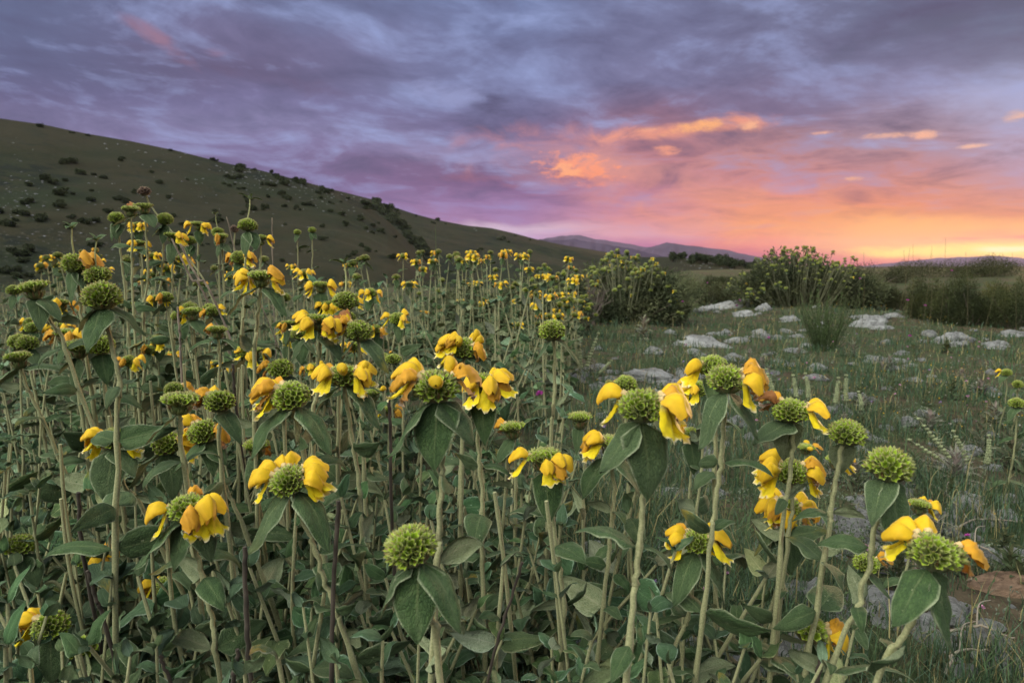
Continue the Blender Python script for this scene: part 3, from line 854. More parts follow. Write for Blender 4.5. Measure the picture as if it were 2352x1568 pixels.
BLM = {k: [blossom_mb(k, 100 * i + ord(k)).mesh({'f': "fresh_blossom", 'o': "fading_blossom", 'b': "bud", 'w': "withered_blossom"}[k], [M_PETAL]) for i in range(n)] for k, n in (('f', 7), ('o', 5), ('b', 3), ('w', 4))}
BLL = {k: [blossom_mb(k, 100 * i + 7 + ord(k), 1).mesh("small_blossom", [M_PETAL]) for i in range(2)] for k in 'fo'}
BNAME = {'f': 'blossom', 'o': 'faded_blossom', 'b': 'flower_bud', 'w': 'withered_blossom'}

# ------------------------------------------------------------------ one flowering stem
def stem_mesh(pts, r0, r1, nodes=(), sides=9, tint=(1, 1, 1)):
    mb = MB(); n = len(pts)
    rad = np.linspace(r0, r1, n)
    for k in nodes: rad[k] *= 1.34; rad[max(0, k - 1)] *= 1.12
    tube(mb, pts, rad, sides if sides < 9 else 12, tint, sq=.07 if sides >= 9 else 0.0)
    return mb.mesh("stem", [M_STEM])
def q_axis(d, spin):
    q = Vector((0, 0, 1)).rotation_difference(Vector(d).normalized())
    return q @ Quaternion((0, 0, 1), spin)
GROUP_F = "flowering stems of yellow sage"
def sage(head, base, mids, label, kind='D', hs=1.0, bracts=(), blossoms=(), rng=None, shoot=False, rad=1.0, nodes=True, group=GROUP_F, lowlod=False, name="flowering_sage", cat="flower"):
    """head, base: world points; mids: world points between them, from the head down"""
    rng = rng or random.Random(1)
    root = thing(name, base, label, cat, group)
    pts = [Vector(base)] + [Vector(m_) for m_ in reversed(mids)] + [Vector(head)]
    loc = [p - Vector(base) for p in pts]
    cur = catmull(loc, 9 if not lowlod else 4)
    kink = np.cumsum(np.array([[rng.gauss(0, 1) for _ in range(2)] + [0] for _ in range(len(cur))]), 0); kink -= np.linspace(0, 1, len(cur))[:, None] * kink[-1] + (1 - np.linspace(0, 1, len(cur))[:, None]) * kink[0]
    cur += kink * .0008
    cur[1:-1] += np.array([[rng.gauss(0, .0006) for _ in range(3)] for _ in range(len(cur) - 2)])
    L = np.concatenate([[0], np.cumsum(np.linalg.norm(np.diff(cur, axis=0), axis=1))]); tot = L[-1]
    tan = cur[-1] - cur[-3]; tan /= np.linalg.norm(tan)
    cur2 = cur.copy(); cur2[-1] -= tan * 0.015 * hs
    idx = []
    if nodes:
        s = tot - rng.uniform(.10, .15) * hs; 
        while s > .05:
            idx.append(int(np.argmin(np.abs(L - s)))); s -= rng.uniform(.07, .115)
    link("stem", stem_mesh(cur2, .0033 * rad * hs, .0028 * rad * hs, idx, 9 if not lowlod else 5), root)
    hm = rng.choice(HEADM['L' if (lowlod and kind in 'DCS') else kind])
    ax = Vector(tan) * .7 + Vector((0, 0, 1)) * .6
    qh = q_axis(ax, rng.uniform(0, 6.28))
    hd = link("dry_seed_head" if kind == 'X' else "flower_head", hm, root, Vector(cur[-1]), qh, Vector((rng.uniform(.95, 1.06), rng.uniform(.95, 1.06), rng.uniform(.86, 1.08))) * hs * .885)
    qi = qh.inverted()
    for (azm, k, tilt) in blossoms:
        src = BLL['f' if k in 'fb' else 'o'] if lowlod else BLM[k]
        rh = .0225 if k != 'b' else .022
        el_ = R(12 + tilt)
        d = Vector((math.cos(R(azm)) * math.cos(el_), math.sin(R(azm)) * math.cos(el_), math.sin(el_)))
        p = Vector((d.x * rh, d.y * rh, d.z * rh * .8 + .001))
        q = q_leaf(azm + rng.uniform(-14, 14), tilt * .8 + rng.uniform(-16, 10), rng.uniform(-16, 16))
        sc = rng.uniform(1.12, 1.38)
        b = link(BNAME[k], rng.choice(src), hd, qi @ p, qi @ q, sc)
    for (azm, k, sc, pit) in bracts:
        p = Vector(cur[-1]) - Vector(tan) * .0155 * hs
        d = Vector((math.cos(R(azm)), math.sin(R(azm)), 0)) * .004 * hs
        link("bract_leaf", rng.choice(LEAFM[k]), root, p + d, q_leaf(azm, pit + (34 if k == 'hang' and pit < -30 else (26 if abs(math.cos(R(azm))) > .7 and pit < -40 else 4)), rng.uniform(-12, 12)), sc * hs)
    if not lowlod or nodes:
        yaw = rng.uniform(0, 180)
        for j, i in enumerate(idx):
            yaw += 90 + rng.uniform(-20, 20)
            for h_ in (0, 180):
                if rng.random() < .12: continue
                p = Vector(cur[i])
                k = rng.choice(['arch', 'arch', 'broad', 'hang'])
                sc = rng.uniform(.62, 1.05) * min(1.35, .85 + .14 * j)
                link("leaf", rng.choice(LEAFM[k]), root, p + Vector((math.cos(R(yaw + h_)), math.sin(R(yaw + h_)), 0)) * .0035, q_leaf(yaw + h_ + rng.uniform(-12, 12), rng.uniform(-8, 35), rng.uniform(-22, 22) if rng.random() < .62 else rng.choice((-1, 1)) * rng.uniform(50, 140)), sc)
    if shoot:
        g = link("young_shoot", shoot_mesh, root, Vector(cur[-1]) + Vector((0, 0, .016 * hs)), q_axis((rng.uniform(-.2, .2), rng.uniform(-.2, .2), 1), rng.uniform(0, 6)), hs)
    return root
mb = MB()
tube(mb, catmull([(0, 0, 0), (.002, 0, .028), (0, .002, .055)], 4), np.linspace(.0018, .0013, 9), 6, (1.2, 1.25, 1.1))
for a_, p_, s_ in ((10, 30, 1.0), (190, 35, 1.0), (95, 60, .6), (280, 65, .6)):
    l_ = leaf_mb(.034 * s_, .012 * s_, 'lance', .9, .3, .1, .04, 0, 0, 8, 5, int(a_), (1.5, 1.5, 1.5))
    M4 = Matrix.Translation((0, .002, .053)) @ q_leaf(a_, p_).to_matrix().to_4x4()
    for k in range(len(l_.m)): l_.m[k] = l_.m[k] + 1
    mb.addm(l_, M4)
shoot_mesh = mb.mesh("young_shoot", [M_STEM, M_LEAF, M_UNDER])
# ------------------------------------------------------------------ the flowering stems one can single out
# cx cy width kind | stem points below the head | bract leaves az:kind:scale:pitch | blossoms az+kind(+tilt) | label
HERO = """
234 680 85 D | 250,780 272,900 268,1010 | 255:bract:1.15:-68 20:hang:1:-55 170:bract:.9:-60 | | large green domed sage head without petals at left, two dark leaves under it
222 632 58 D | 226,740 236,860 | 200:bract:1.1:-70 290:bract:.9:-70 | | green sage head with young shoot on top, just above the large domed head at left | shoot
172 605 58 D | 186,700 200,830 | 250:bract:1.2:-75 330:bract:1:-72 | 15o 330o10 | green sage head with one rusty orange blossom, topmost of the three stacked at left | shoot
78 667 58 C | 102,720 128,760 160,840 | 300:bract:1.2:-60 345:hang:1.1:-50 | | flat green sage head on a stem leaning right, near the left edge
33 666 34 D | 40,740 52,850 | 250:bract:1:-70 | | small green sage head nearest the left edge of the patch
600 641 58 C | 597,700 590,760 588,860 | 205:hang:1.25:-55 -25:hang:1.3:-55 | 178f5 195f-12 0f8 -20f-10 | green cup head with a pair of yellow hoods spread like wings above two drooping leaves
550 592 40 D | 556,680 560,800 | 260:bract:1:-75 | 60o 10o 330f 170o | green sage head crowned with orange fading blossoms behind the winged cup head
569 517 44 D | 566,600 560,720 555,800 | 250:bract:1.25:-72 315:bract:1.1:-72 | | tall green sage head with two round leaves and a shoot, against the hill | shoot
267 500 36 D | 273,560 283,640 290,740 | 240:bract:1.1:-75 300:bract:1.1:-70 | | tall rounded green head left of the highest stems, two leaves hanging under it
300 486 36 C | 304,560 303,640 310,760 | 200:bract:1.0:-50 | | green head half covered by its own leaf, beside the highest green stem
331 479 34 C | 336,560 337,640 330,760 | 190:hang:1.3:-15 320:bract:1.2:-60 | 190w | highest green head with a crumpled brown blossom beside it
379 503 36 D | 375,560 370,640 360,760 | 260:bract:1.2:-75 200:bract:1:-70 | | tall green head with a heart shaped leaf, right of the highest stems
397 546 34 C | 396,620 393,700 398,800 | 260:bract:1.3:-75 300:bract:1.1:-70 | -10f 20f -30f5 | green head with a bunch of yellow blossoms on its right, in front of the hill
318 519 24 C | 328,600 330,700 336,800 | 300:bract:1.1:-72 | 190f 250f 310f -10f | small head ringed by bright yellow blossoms below the highest stems
320 562 26 C | 326,640 334,760 | 200:bract:1.1:-40 330:bract:1.2:-50 | 180f 230f 265f 10f | second small ringed yellow head, under the first
455 519 28 C | 454,600 455,680 470,800 | 300:bract:1.1:-75 | 190f 330f 355f 20f | pale head with three yellow blossoms spread on a straight stem before the dark hill
500 532 28 D | 503,600 506,700 | 250:bract:1:-75 320:bract:1:-70 | | small green head with a curved sprout right of the straight yellow flowered stem | shoot
508 548 30 C | 512,620 518,720 | 240:bract:1:-75 320:bract:1.2:-60 | 275o | green head with one orange blossom across its front, before the hill
437 552 28 D | 434,620 430,720 | 250:bract:1:-75 300:bract:1:-70 | | dull green head standing alone between two yellow flowered stems
332 440 26 X | 350,480 400,540 440,600 490,690 | | | tallest dry brown seed head on a bare grey stem, above all the flowers
539 526 20 X | 537,600 535,700 | | | small dry brown seed head on a thin stem beside the tall green head
598 552 30 C | 597,640 590,740 | 200:bract:1:-70 | 175o 20o 0f | green head between two orange yellow blossoms right of the tall green head
717 528 18 D | 717,590 716,660 | 250:bract:1:-75 320:bract:1:-75 | | slim stem with a small round green head, alone right of the tall group
683 533 18 D | 683,600 684,680 | 250:bract:1:-75 | | slim stem with a small flat green head, left twin of the round one
560 620 30 D | 560,700 556,800 | 250:bract:1:-75 | 190f | green head half hidden behind the winged cup head
795 690 60 D | 792,760 780,860 776,940 | 235:hang:1.25:-62 0:hang:1:-20 | | green dome topped by a long sprout with two leaves, centre left | shoot
737 660 34 C | 738,740 728,840 | 265:bract:1.3:-75 | 190f -10f 15f 205f | green head between two bunches of yellow blossoms, left of the sprouting dome
757 702 34 C | 755,760 748,860 | | 200f 260f 300f 340f 20f | ring of yellow blossoms just above the sprouting dome's shoulder
735 742 58 C | 735,800 728,900 720,1010 | 200:hang:1.2:-60 -20:bract:1.2:-70 | 195f20 250f 310f -25f-10 | yellow hoods arched over a green head, left of the brown withered flower
824 760 62 D | 828,840 830,920 832,1000 | 200:bract:1.2:-70 -20:hang:1.4:-60 | 175w10 160w25 | green head with a crumpled brown withered blossom on its left shoulder
688 766 40 D | 690,860 680,960 | 275:bract:1.35:-75 340:hang:1.2:-60 | | dull green head above one broad dark leaf, left of the yellow hoods
653 683 30 D | 652,760 648,860 | 250:bract:1:-75 | | small green head behind the winged cup head's stem
483 711 36 S | 481,780 476,860 | 190:hang:1.2:-10 -10:hang:1.2:-10 | | star shaped young green head with two leaves spread level
441 722 40 C | 446,790 455,880 | 210:bract:1:-60 -30:bract:1.1:-60 | 165f15 | pale cup head with one orange yellow blossom arched to its left
500 764 42 C | 502,830 505,920 | 190:arch:1.1:-10 -10:arch:1.2:-10 | 150o30 | cup head with an orange ball of a blossom on top, below the star shaped head
150 772 46 C | 160,840 190,930 | 250:bract:1:-70 | 190o -5f | cup head with an orange blossom at its side near the left edge
182 803 54 C | 182,860 190,960 | 250:bract:1.2:-75 190:bract:.9:-40 | | pale cup head, broad ribbed sides, in the left thicket
63 787 46 D | 72,840 90,930 | 320:bract:1.1:-65 | | green head low at the left edge beside a yellow blossom
43 828 52 C | 62,880 92,950 120,1010 | 15:arch:1.3:12 185:arch:1.4:-30 | | pale cup head with two woolly leaves held level, at the left edge
232 792 58 D | 240,860 250,940 | 300:bract:1.2:-70 | | dark green head pressed against the large domed head's stem
303 826 26 S | 300,900 305,980 | 330:broad:.8:-30 | 60w 150w 250w | withered brown flower cluster with a cupped leaf, left thicket
530 842 28 C | 529,900 528,980 | | 190f 230f 290f -20f 10f | upright yellow blossoms standing among grey stem stubs
496 836 22 C | 497,900 500,980 | | 180o 260f | small orange hooded blossom left of the grey stubs
645 846 60 D | 645,900 650,1000 | 330:bract:1.2:-50 | 172o | green dome with a single orange blossom at left, behind the leaning hero stem
400 893 46 D | 402,960 410,1040 | 200:hang:1.1:-50 | 30o15 | spiny green head with orange hood behind, middle of the left thicket
414 928 76 C | 414,990 420,1060 | 200:bract:1:-60 | | wide pale cup head with ribbed sides, middle of the left thicket
503 921 74 D | 506,980 512,1060 | 330:bract:1.1:-70 | 172w 160o15 | green head with an orange and white torn blossom at its left
668 909 86 D | 677,960 690,1010 705,1075 | 205:hang:1.45:-62 -20:hang:1.4:-58 | 178f15 190f0 150f10 | pale green cup shaped head with great yellow blossoms hanging left, stem curving right
790 862 76 D | 800,950 822,1060 832,1160 840,1300 | 205:hang:1.4:-65 -15:hang:1.4:-62 | 195f5 225f-5 30f15 5b 285b -10f | green head ringed with yellow hoods and a curled bud facing out, long curved stem
1001 888 105 D | 1018,1010 1020,1100 1012,1230 1000,1370 | 275:bract:1.35:-76 200:hang:1.3:-66 -20:bract:1.1:-70 | 172f20 150f25 280b-5 55b20 | big green head with a curled bud in front and one broad dark leaf beneath
1064 800 64 D | 1062,860 1060,960 | 200:hang:1.2:-50 -10:hang:1.1:-40 | 195f20 180f8 170f-8 20b20 -5b 250b | head with yellow blossoms drooping left and two buds at right
1110 884 76 D | 1100,960 1098,1060 1104,1180 1108,1330 | 268:bract:1.35:-76 215:hang:1.1:-70 | 245f12 290f10 60f15 -25b-5 120f20 | head hidden behind two facing yellow hoods with white lip tips, narrow leaf below
1268 759 66 D | 1273,860 1270,950 1266,1030 | 195:bract:1.25:-74 -10:hang:1.3:-64 | | lone tall green head before the grassland, two drooping leaves, nearest the open ground
258 1008 72 D | 272,1060 300,1130 330,1180 | 285:bract:1.5:-72 330:bract:1.1:-55 | 172f10 185f-10 8f12 -10f-5 | green head with yellow blossoms at both sides, left thicket
384 1017 68 D | 390,1060 410,1130 | 200:hang:1.4:-60 300:broad:1:-60 | -5o-5 20o10 | dark green head with rust brown blossom at right, beside the paler head
466 992 70 D | 486,1040 520,1130 560,1220 | 225:bract:1.2:-40 300:bract:1.1:-60 -30:bract:1:-60 | 160f20 -10o5 | pale green head with a yellow blossom over its left shoulder, stem slanting right
552 992 30 S | 556,1060 560,1150 | 260:bract:1.1:-75 | 150o 210o 330o 30o | cluster of orange fading hoods between two pale green heads
589 1031 54 C | 592,1090 600,1180 | 250:bract:1.2:-75 | 80o | small cup head squeezed between orange hoods and a hanging leaf
663 1103 92 D | 690,1180 720,1260 742,1340 770,1410 795,1480 | 215:hang:1.5:-68 -25:hang:1.45:-62 | 178f5 160f20 10f18 -12f-8 30o10 | green head flanked by great yellow blossoms, thick stem slanting down to the right
432 1167 88 D | 440,1250 460,1320 485,1420 500,1530 | 195:hang:1.5:-60 240:bract:1.2:-72 330:bract:1.1:-75 | 300o-5 330f5 190f-15 100o20 | green head with a torn orange blossom on its front, pale veined leaves below
47 1250 66 D | 60,1310 95,1345 150,1360 | 275:bract:1.4:-76 330:bract:1.2:-70 | | green head above one dark oval leaf at the left edge, stem bent sideways
207 1281 60 D | 212,1340 218,1400 | 215:hang:1.4:-40 -35:hang:1.3:-45 | 20f10 -15o5 -40f0 | low green head with two yellow orange hoods at right, dark thicket
381 1347 60 D | 386,1410 396,1490 | 250:bract:1.4:-70 310:bract:1.2:-60 | 178o 190f5 -5f10 | shaded green head with small blossoms at both sides, low in the thicket
118 1434 80 D | 122,1490 124,1560 | 285:bract:1.2:-70 | 172o10 160f0 | lit green head with fading orange blossoms at left, lower left corner
188 1490 70 S | 200,1540 215,1600 | -5:broad:1.3:-10 250:bract:1:-70 | | open green head of few cups beside one huge round leaf, lower left corner
42 1516 54 S | 44,1570 48,1640 | -20:broad:1:-20 | | faint small head at the foot of the lower left corner
856 907 42 C | 862,980 868,1070 | 330:bract:1:-70 | -5b15 | small cup head with one bud, right of the ringed yellow head
893 945 34 C | 892,1020 890,1100 | 200:hang:1.2:-50 -20:hang:1.3:-60 | 160f10 20o10 -20o-5 | small head with a yellow hood each side, beside a dark dead stalk
943 1253 124 D | 985,1370 1000,1440 1010,1540 | 280:bract:1.3:-74 330:hang:1.2:-60 200:hang:1:-70 | | nearest large green dome without petals, one big dark leaf hanging, bottom centre
1247 1057 72 C | 1262,1150 1275,1240 1290,1330 1298,1480 | 270:bract:1.4:-78 | 182f8 -28f-2 -50f5 | green head between two hanging yellow blossoms over one dark pointed leaf, centre
1332 966 48 C | 1335,1050 1338,1180 | 230:bract:1.1:-72 | | small pale cup head rising clear of the others, right of centre
1407 1027 68 C | 1408,1110 1400,1230 1385,1360 | 215:hang:1.3:-60 -35:hang:1.3:-60 | 172o20 190o5 165f30 -3f10 | ribbed cup head with brown bracts and two golden hoods stacked at its left
1178 989 54 C | 1182,1080 1186,1200 | 215:bract:1.1:-65 | 150o25 | slim cup head with one small orange blossom above it, centre
1475 932 118 D | 1484,1050 1478,1200 1468,1330 1450,1480 | 285:bract:1.35:-76 200:bract:1.1:-70 | 155f20 20f12 -5f-8 | great spiny green dome over a large heart shaped dark leaf, right of centre
1437 882 52 D | 1440,980 1444,1100 | 250:bract:1:-75 | | green head tucked behind the great spiny dome
1606 892 50 D | 1606,960 1612,1040 1600,1150 | 215:hang:1.1:-50 | 168f15 195f5 240f-5 330f-15 | green head with three yellow blossoms crowded at left, behind the upper right dome
1635 839 70 D | 1640,920 1644,1030 | 250:bract:1:-70 | 205f | uppermost rounded dome at right, partly behind another dome
1669 871 88 D | 1662,960 1650,1060 1632,1180 1620,1300 | 215:hang:1.45:-70 -30:bract:1.3:-74 | -2o12 -14o-6 | full green dome with a brown edged orange blossom at right and two cupped leaves
1586 997 48 D | 1592,1080 1585,1160 1570,1260 | 282:bract:1.45:-74 | 172b15 160b0 130b30 | small green head with yellow buds at its left above a hanging dark leaf
1817 943 84 D | 1815,1020 1812,1120 1800,1240 | 205:bract:1.2:-45 80:bract:1.2:-70 | 160w20 -5f8 | green dome with a brown shrivelled flower at left and a long yellow one at right
1946 994 88 D | 1930,1070 1915,1180 1895,1290 | 60:bract:1:-60 | | wide bare green dome tilted right, above the yellow cluster
1816 1083 74 D | 1822,1160 1810,1260 | | 175f12 160f28 190f-10 10f15 -8f-5 -25f-12 200b-5 | green head in a ring of yellow hoods, upper of the two crowded heads at right
1808 1168 70 D | 1796,1270 1775,1370 1740,1480 | 275:bract:1.6:-72 205:hang:1.3:-60 | 178f5 205f0 250f-8 30f20 0f5 -15f-10 335b 100f30 | green head buried in many yellow blossoms, lower of the two crowded heads at right
1920 1062 42 C | 1912,1140 1890,1220 1860,1320 | -20:hang:1.3:-70 | -3f15 10f5 60o20 | narrow head with a yellow blossom at its right side, beside the wide bare dome
1850 1032 36 C | 1846,1100 1838,1200 | | 270b 60b 350o20 | small budding head under the dome with the shrivelled flower
2043 1067 102 D | 2020,1190 2000,1290 1968,1400 1920,1490 | 295:bract:1.45:-74 225:bract:1.2:-55 | | big rough green dome above two broad dark leaves, far right stem leaning left
2112 1165 44 C | 2095,1240 2075,1330 | 250:bract:1:-70 | 350f10 -20f0 165o10 | small head behind with two yellow blossoms, right of the rough dome
2146 1268 124 D | 2118,1350 2095,1420 2050,1500 2000,1580 | 300:bract:1.35:-74 205:bract:1.15:-65 | 152f28 -5o5 | widest flat green dome with an orange hood far out at right, lower right
1604 1243 80 D | 1590,1320 1578,1420 1545,1500 | 225:hang:1.4:-65 -40:hang:1.5:-70 | 178f0 160f15 90o45 0o12 40f15 20f0 | green head with lemon yellow blossom at left and white tipped orange one at right
1990 1292 60 D | 1982,1360 1960,1450 | 215:hang:1.2:-50 -30:bract:1.1:-70 | -2o12 | half hidden green head behind crossing stems with one orange blossom, lower right
1862 1446 76 S | 1846,1500 1825,1570 | 300:bract:1.5:-70 -20:bract:1.1:-60 | -5o5 -18o-8 | low open green head of wide cups behind two thick stems, lower right
1692 1272 34 C | 1690,1340 1684,1430 | | 190f 250b 300b -10f 20f | little tuft of yellow buds on a far stem, low at right
1400 880 20 L | | | 20f | tiny distant head behind the great spiny dome
2335 925 34 D | 2332,990 2326,1060 | 220:hang:1.2:-50 -40:hang:1.2:-50 | | slim green head at the right edge above the dry twigs
2312 855 22 D | 2310,920 2306,980 | 210:hang:1.1:-50 | 150f | small head with one yellow dot, highest of the right edge group
2338 882 24 D | 2336,930 2333,1010 | 200:hang:1.1:-60 -20:hang:1.2:-60 | | dark small green head just right of the yellow dotted one
"""
hr = random.Random(21)
NHERO = 0
def to_ground(p, prev):
    v = p - prev
    if v.z > -0.25 * v.length: v = Vector((v.x, v.y, -0.6 * v.length - 0.01))
    hv = Vector((v.x, v.y, 0)) / -v.z
    if hv.length > 0.45: hv = hv.normalized() * 0.45
    for _ in range(3):
        h = p.z - gz(p.x, p.y)
    q = p + Vector((hv.x * h * .7, hv.y * h * .7 + hr.uniform(0, .05), 0))
    q.z = gz(q.x, q.y) - .01
    return q
for line in HERO.strip().splitlines():
    f_ = [k.strip() for k in line.split('|')]
    cx, cy_, w_, kind = f_[0].split(); cx, cy_, w_ = float(cx), float(cy_), float(w_)
    d = .050 * F0 / w_ * {'C': .92, 'X': .9, 'S': .95}.get(kind, 1.0)
    d = min(d, 3.6)
    H = P(cx, cy_, d)
    pp = [tuple(map(float, k.split(','))) for k in f_[1].split()] or [(cx + hr.uniform(-8, 8), cy_ + 90), (cx + hr.uniform(-15, 15), cy_ + 170)]
    mids = [P(x, y, d * (1 + .012 * (i + 1))) for i, (x, y) in enumerate(pp)]
    mids = [m_ for m_ in mids if m_.z > gz(m_.x, m_.y) + .06] or [H.lerp(Vector((H.x, H.y, gz(H.x, H.y))), .3)]
    base = to_ground(mids[-1], ([H] + mids)[-2])
    br = []
    for k in f_[2].split():
        a_, b_, c_, e_ = k.split(':'); br.append((float(a_), b_, float(c_), float(e_)))
    bl = []
    for k in f_[3].split():
        i = next(j for j, ch in enumerate(k) if ch in 'fobw')
        bl.append((float(k[:i]), k[i], float(k[i + 1:] or 0)))
    if len(bl) >= 2 and kind != 'X' and w_ > 40:
        for q in range(2 + (len(bl) > 4) * 2):
            a0, k0, t0 = hr.choice(bl); bl.append((a0 + hr.choice((-1, 1)) * hr.uniform(22, 40), hr.choice('ffo') if k0 != 'w' else 'o', t0 + hr.uniform(-6, 10)))
    sage(H, base, mids, f_[4], kind, w_ * d / F0 / .05 * {'C': 1.08, 'X': 1.1, 'S': 1.05}.get(kind, 1.0), br, bl, hr, len(f_) > 5, nodes=kind != 'X')
    NHERO += 1

# ------------------------------------------------------------------ dark dead stalks and grey cut stubs
def stalk(pts, r0, r1, col, label, name, cat, group):
    base = Vector(pts[0])
    mb = MB(); c = catmull([Vector(p) - base for p in pts], 8)
    c[1:-1] += np.array([[hr.gauss(0, .0007) for _ in range(3)] for _ in range(len(c) - 2)])
    rd = np.linspace(r0, r1, len(c)) * np.array([1 + hr.uniform(-.1, .1) for _ in range(len(c))])
    tube(mb, c, rd, 7, np.array([np.array(col) * hr.uniform(.6, 1.5) for _ in range(len(c))]))
    return tag(link(name, mb.mesh(name, [M_DRY]), None, base), label, cat, group)
DARK = [((562,1255),(566,1400),(578,1575),.80,.0028,"thick black dead stalk with a pale broken tip, bottom left"),
        ((777,1150),(768,1330),(762,1560),.84,.0027,"straight black dead stalk beside the stem under the great yellow blossoms"),
        ((180,1130),(184,1200),(192,1270),1.0,.0027,"short black dead stalk between broad leaves, left thicket"),
        ((200,1310),(222,1380),(246,1452),.95,.0026,"slanting dark dead stalk below the two hooded low head"),
        ((535,836),(538,890),(544,940),1.5,.003,"dark thin dead stalk among the grey stubs"),
        ((893,908),(897,1000),(900,1180),1.05,.0024,"brown dead stalk running up past the small yellow hooded head"),
        ((545,1490),(540,1540),(536,1600),.8,.0026,"stub of dark dead stalk at the bottom edge, left"),
        ((366,1505),(385,1550),(400,1600),.82,.0020,"thin bare twig leaning at the bottom left"),
        ((1200,1290),(1165,1400),(1120,1560),.85,.0018,"thin leaning dead twig, bottom centre"),
        ((1893,1490),(1880,1540),(1870,1600),.8,.0028,"dark dead stalk between the lower right stems"),
        ((520,498),(560,640),(600,700),2.6,.0020,"bare dry stem without head before the hill"),
        ((413,560),(455,640),(500,705),2.0,.0030,"grey leaning dry stem crossing the tall flowers"),
        ((395,548),(440,640),(480,700),2.1,.0028,"second grey leaning dry stem crossing the tall flowers"),
        ((408,705),(414,780),(418,880),1.7,.0026,"grey dry stem under the arched orange yellow blossom"),
        ((625,500),(626,600),(628,690),3.0,.0022,"upright bare stick left of the slim green heads")]
for (a_, b_, c_, d, r_, lab) in DARK:
    p0, p1, p2 = P(*a_, d), P(*b_, d * 1.01), P(*c_, d * 1.02)
    g_ = to_ground(p2, p1)
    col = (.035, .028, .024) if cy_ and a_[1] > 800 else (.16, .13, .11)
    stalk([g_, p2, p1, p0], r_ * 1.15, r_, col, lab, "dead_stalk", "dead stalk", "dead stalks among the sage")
for (x, y, d) in [(422,835,1.5),(447,830,1.55),(488,870,1.45),(517,850,1.5),(548,845,1.52),(556,838,1.6),(470,905,1.4),(250,955,1.3),(378,905,1.4),(345,875,1.45),(138,1020,1.15),(140,1145,1.1),(1255,1150,.95),(1136,1130,1.0)]:
    p0 = P(x, y, d); p1 = p0 + Vector((hr.uniform(-.02, .02), .02, -.15)); g_ = to_ground(p1, p0)
    mb = MB(); c = catmull([Vector((0, 0, 0)), p1 - g_, p0 - g_], 8)
    tube(mb, c, np.linspace(.0034, .0028, len(c)), 8, (1.0, 1.0, 1.0))
    o = link("broken_stalk", mb.mesh("broken_stalk", [M_STEM]), None, g_)
    tag(o, "grey woolly sage stem broken off below its head, standing in the thicket", "stem stub", "broken sage stems")

# ------------------------------------------------------------------ leafy shoots that fill the patch
def shoot_proto(seed, h, n, Ls, lod=0):
    rg = random.Random(seed)
    st, lv = MB(), MB()
    for bi in range(3):
        hb = h * (1.0 if bi == 0 else rg.uniform(.55, .9)); lean = .04 if bi == 0 else .14
        la = rg.uniform(0, 6.28)
        tx, ty = math.cos(la) * lean, math.sin(la) * lean
        cur = catmull([(tx * .1, ty * .1, 0), (tx * .6 + rg.uniform(-.02, .02), ty * .6 + rg.uniform(-.02, .02), hb * .5), (tx, ty, hb)], 5)
        tube(st, cur, np.linspace(.0034, .0019, len(cur)), 6 if not lod else 4, (.95, .95, .95))
        yaw = rg.uniform(0, 90); nb = n if bi == 0 else max(4, n - 2)
        for j in range(nb):
            t_ = .12 + .88 * (j / (nb - 1)) ** .9
            p = cur[min(len(cur) - 1, int(t_ * (len(cur) - 1)))]
            yaw += 90 + rg.uniform(-18, 18)
            for k in (0, 180):
                if rg.random() < .1: continue
                top = j >= nb - 2
                L = Ls * rg.uniform(.6, 1.15) * (.6 if top else 1.0)
                W = L * rg.uniform(.34, .62)
                l_ = leaf_mb(L, W, rg.choice(['ovate', 'lance', 'heart']), rg.uniform(.5, 1.9), rg.uniform(.05, .45), rg.uniform(.1, .5), rg.uniform(.05, .16), rg.uniform(-.7, .7), rg.uniform(-1.0, .8), 9 if not lod else 5, 7 if not lod else 4, seed * 100 + j * 2 + k + bi * 31,
                              np.array([rg.uniform(.72, 1.12), 1, rg.uniform(.8, 1.3)]) * rg.uniform(.65, 1.5))
                q = q_leaf(yaw + k + rg.uniform(-15, 15), (rg.uniform(40, 75) if top else rg.uniform(-15, 45)), rg.uniform(-25, 25) if rg.random() < .62 else rg.choice((-1, 1)) * rg.uniform(60, 150))
                lv.addm(l_, Matrix.Translation(p) @ q.to_matrix().to_4x4())
    return st.mesh("shoot_stem", [M_STEM]), lv.mesh("shoot_leaves", [M_LEAF, M_UNDER])
SHOOTS = [shoot_proto(s, h, n, L) for s, h, n, L in ((1, .30, 8, .058), (2, .36, 9, .056), (3, .24, 7, .062), (4, .42, 10, .058), (5, .33, 8, .066), (6, .20, 7, .058), (7, .46, 10, .054), (8, .28, 8, .055), (9, .38, 9, .062), (10, .34, 9, .054))]
SHOOTS_FAR = [shoot_proto(s, h, n, L, lod=1) for s, h, n, L in ((11, .40, 8, .068), (12, .48, 9, .07), (13, .34, 8, .062))]
def in_patch(x, y):
    """plan of the sage thicket: a bank that runs from the viewer's feet back along the left"""
    if y < 0.45: return False
    right = 0.36 + 0.12 * y if y < 1.15 else (0.02 + 0.05 * y if y < 2.6 else .10 * (y - 2.6) + .15)
    return x < right
sr = random.Random(77)
def shoot_at(x, y, near, label, group, smin=.85, smax=1.2):
    ki = sr.randrange(len(SHOOTS if near else SHOOTS_FAR)); me = (SHOOTS if near else SHOOTS_FAR)[ki]
    sc_max = sr.uniform(smin, smax)
    if near: sc_max = min(sc_max, (.40 if y < .95 else .50) / (.30, .36, .24, .42, .33, .20, .46, .28, .38, .34)[ki])
    r_ = thing("leafy_shoot", (x, y, gz(x, y) - .01), label, "leafy shoot", group, sr.uniform(0, 6.28), sc_max)
    r_.rotation_euler[0] = sr.uniform(-.2, .2); r_.rotation_euler[1] = sr.uniform(-.2, .2)
    link("stem", me[0], r_); link("leaves", me[1], r_)
nn = 0
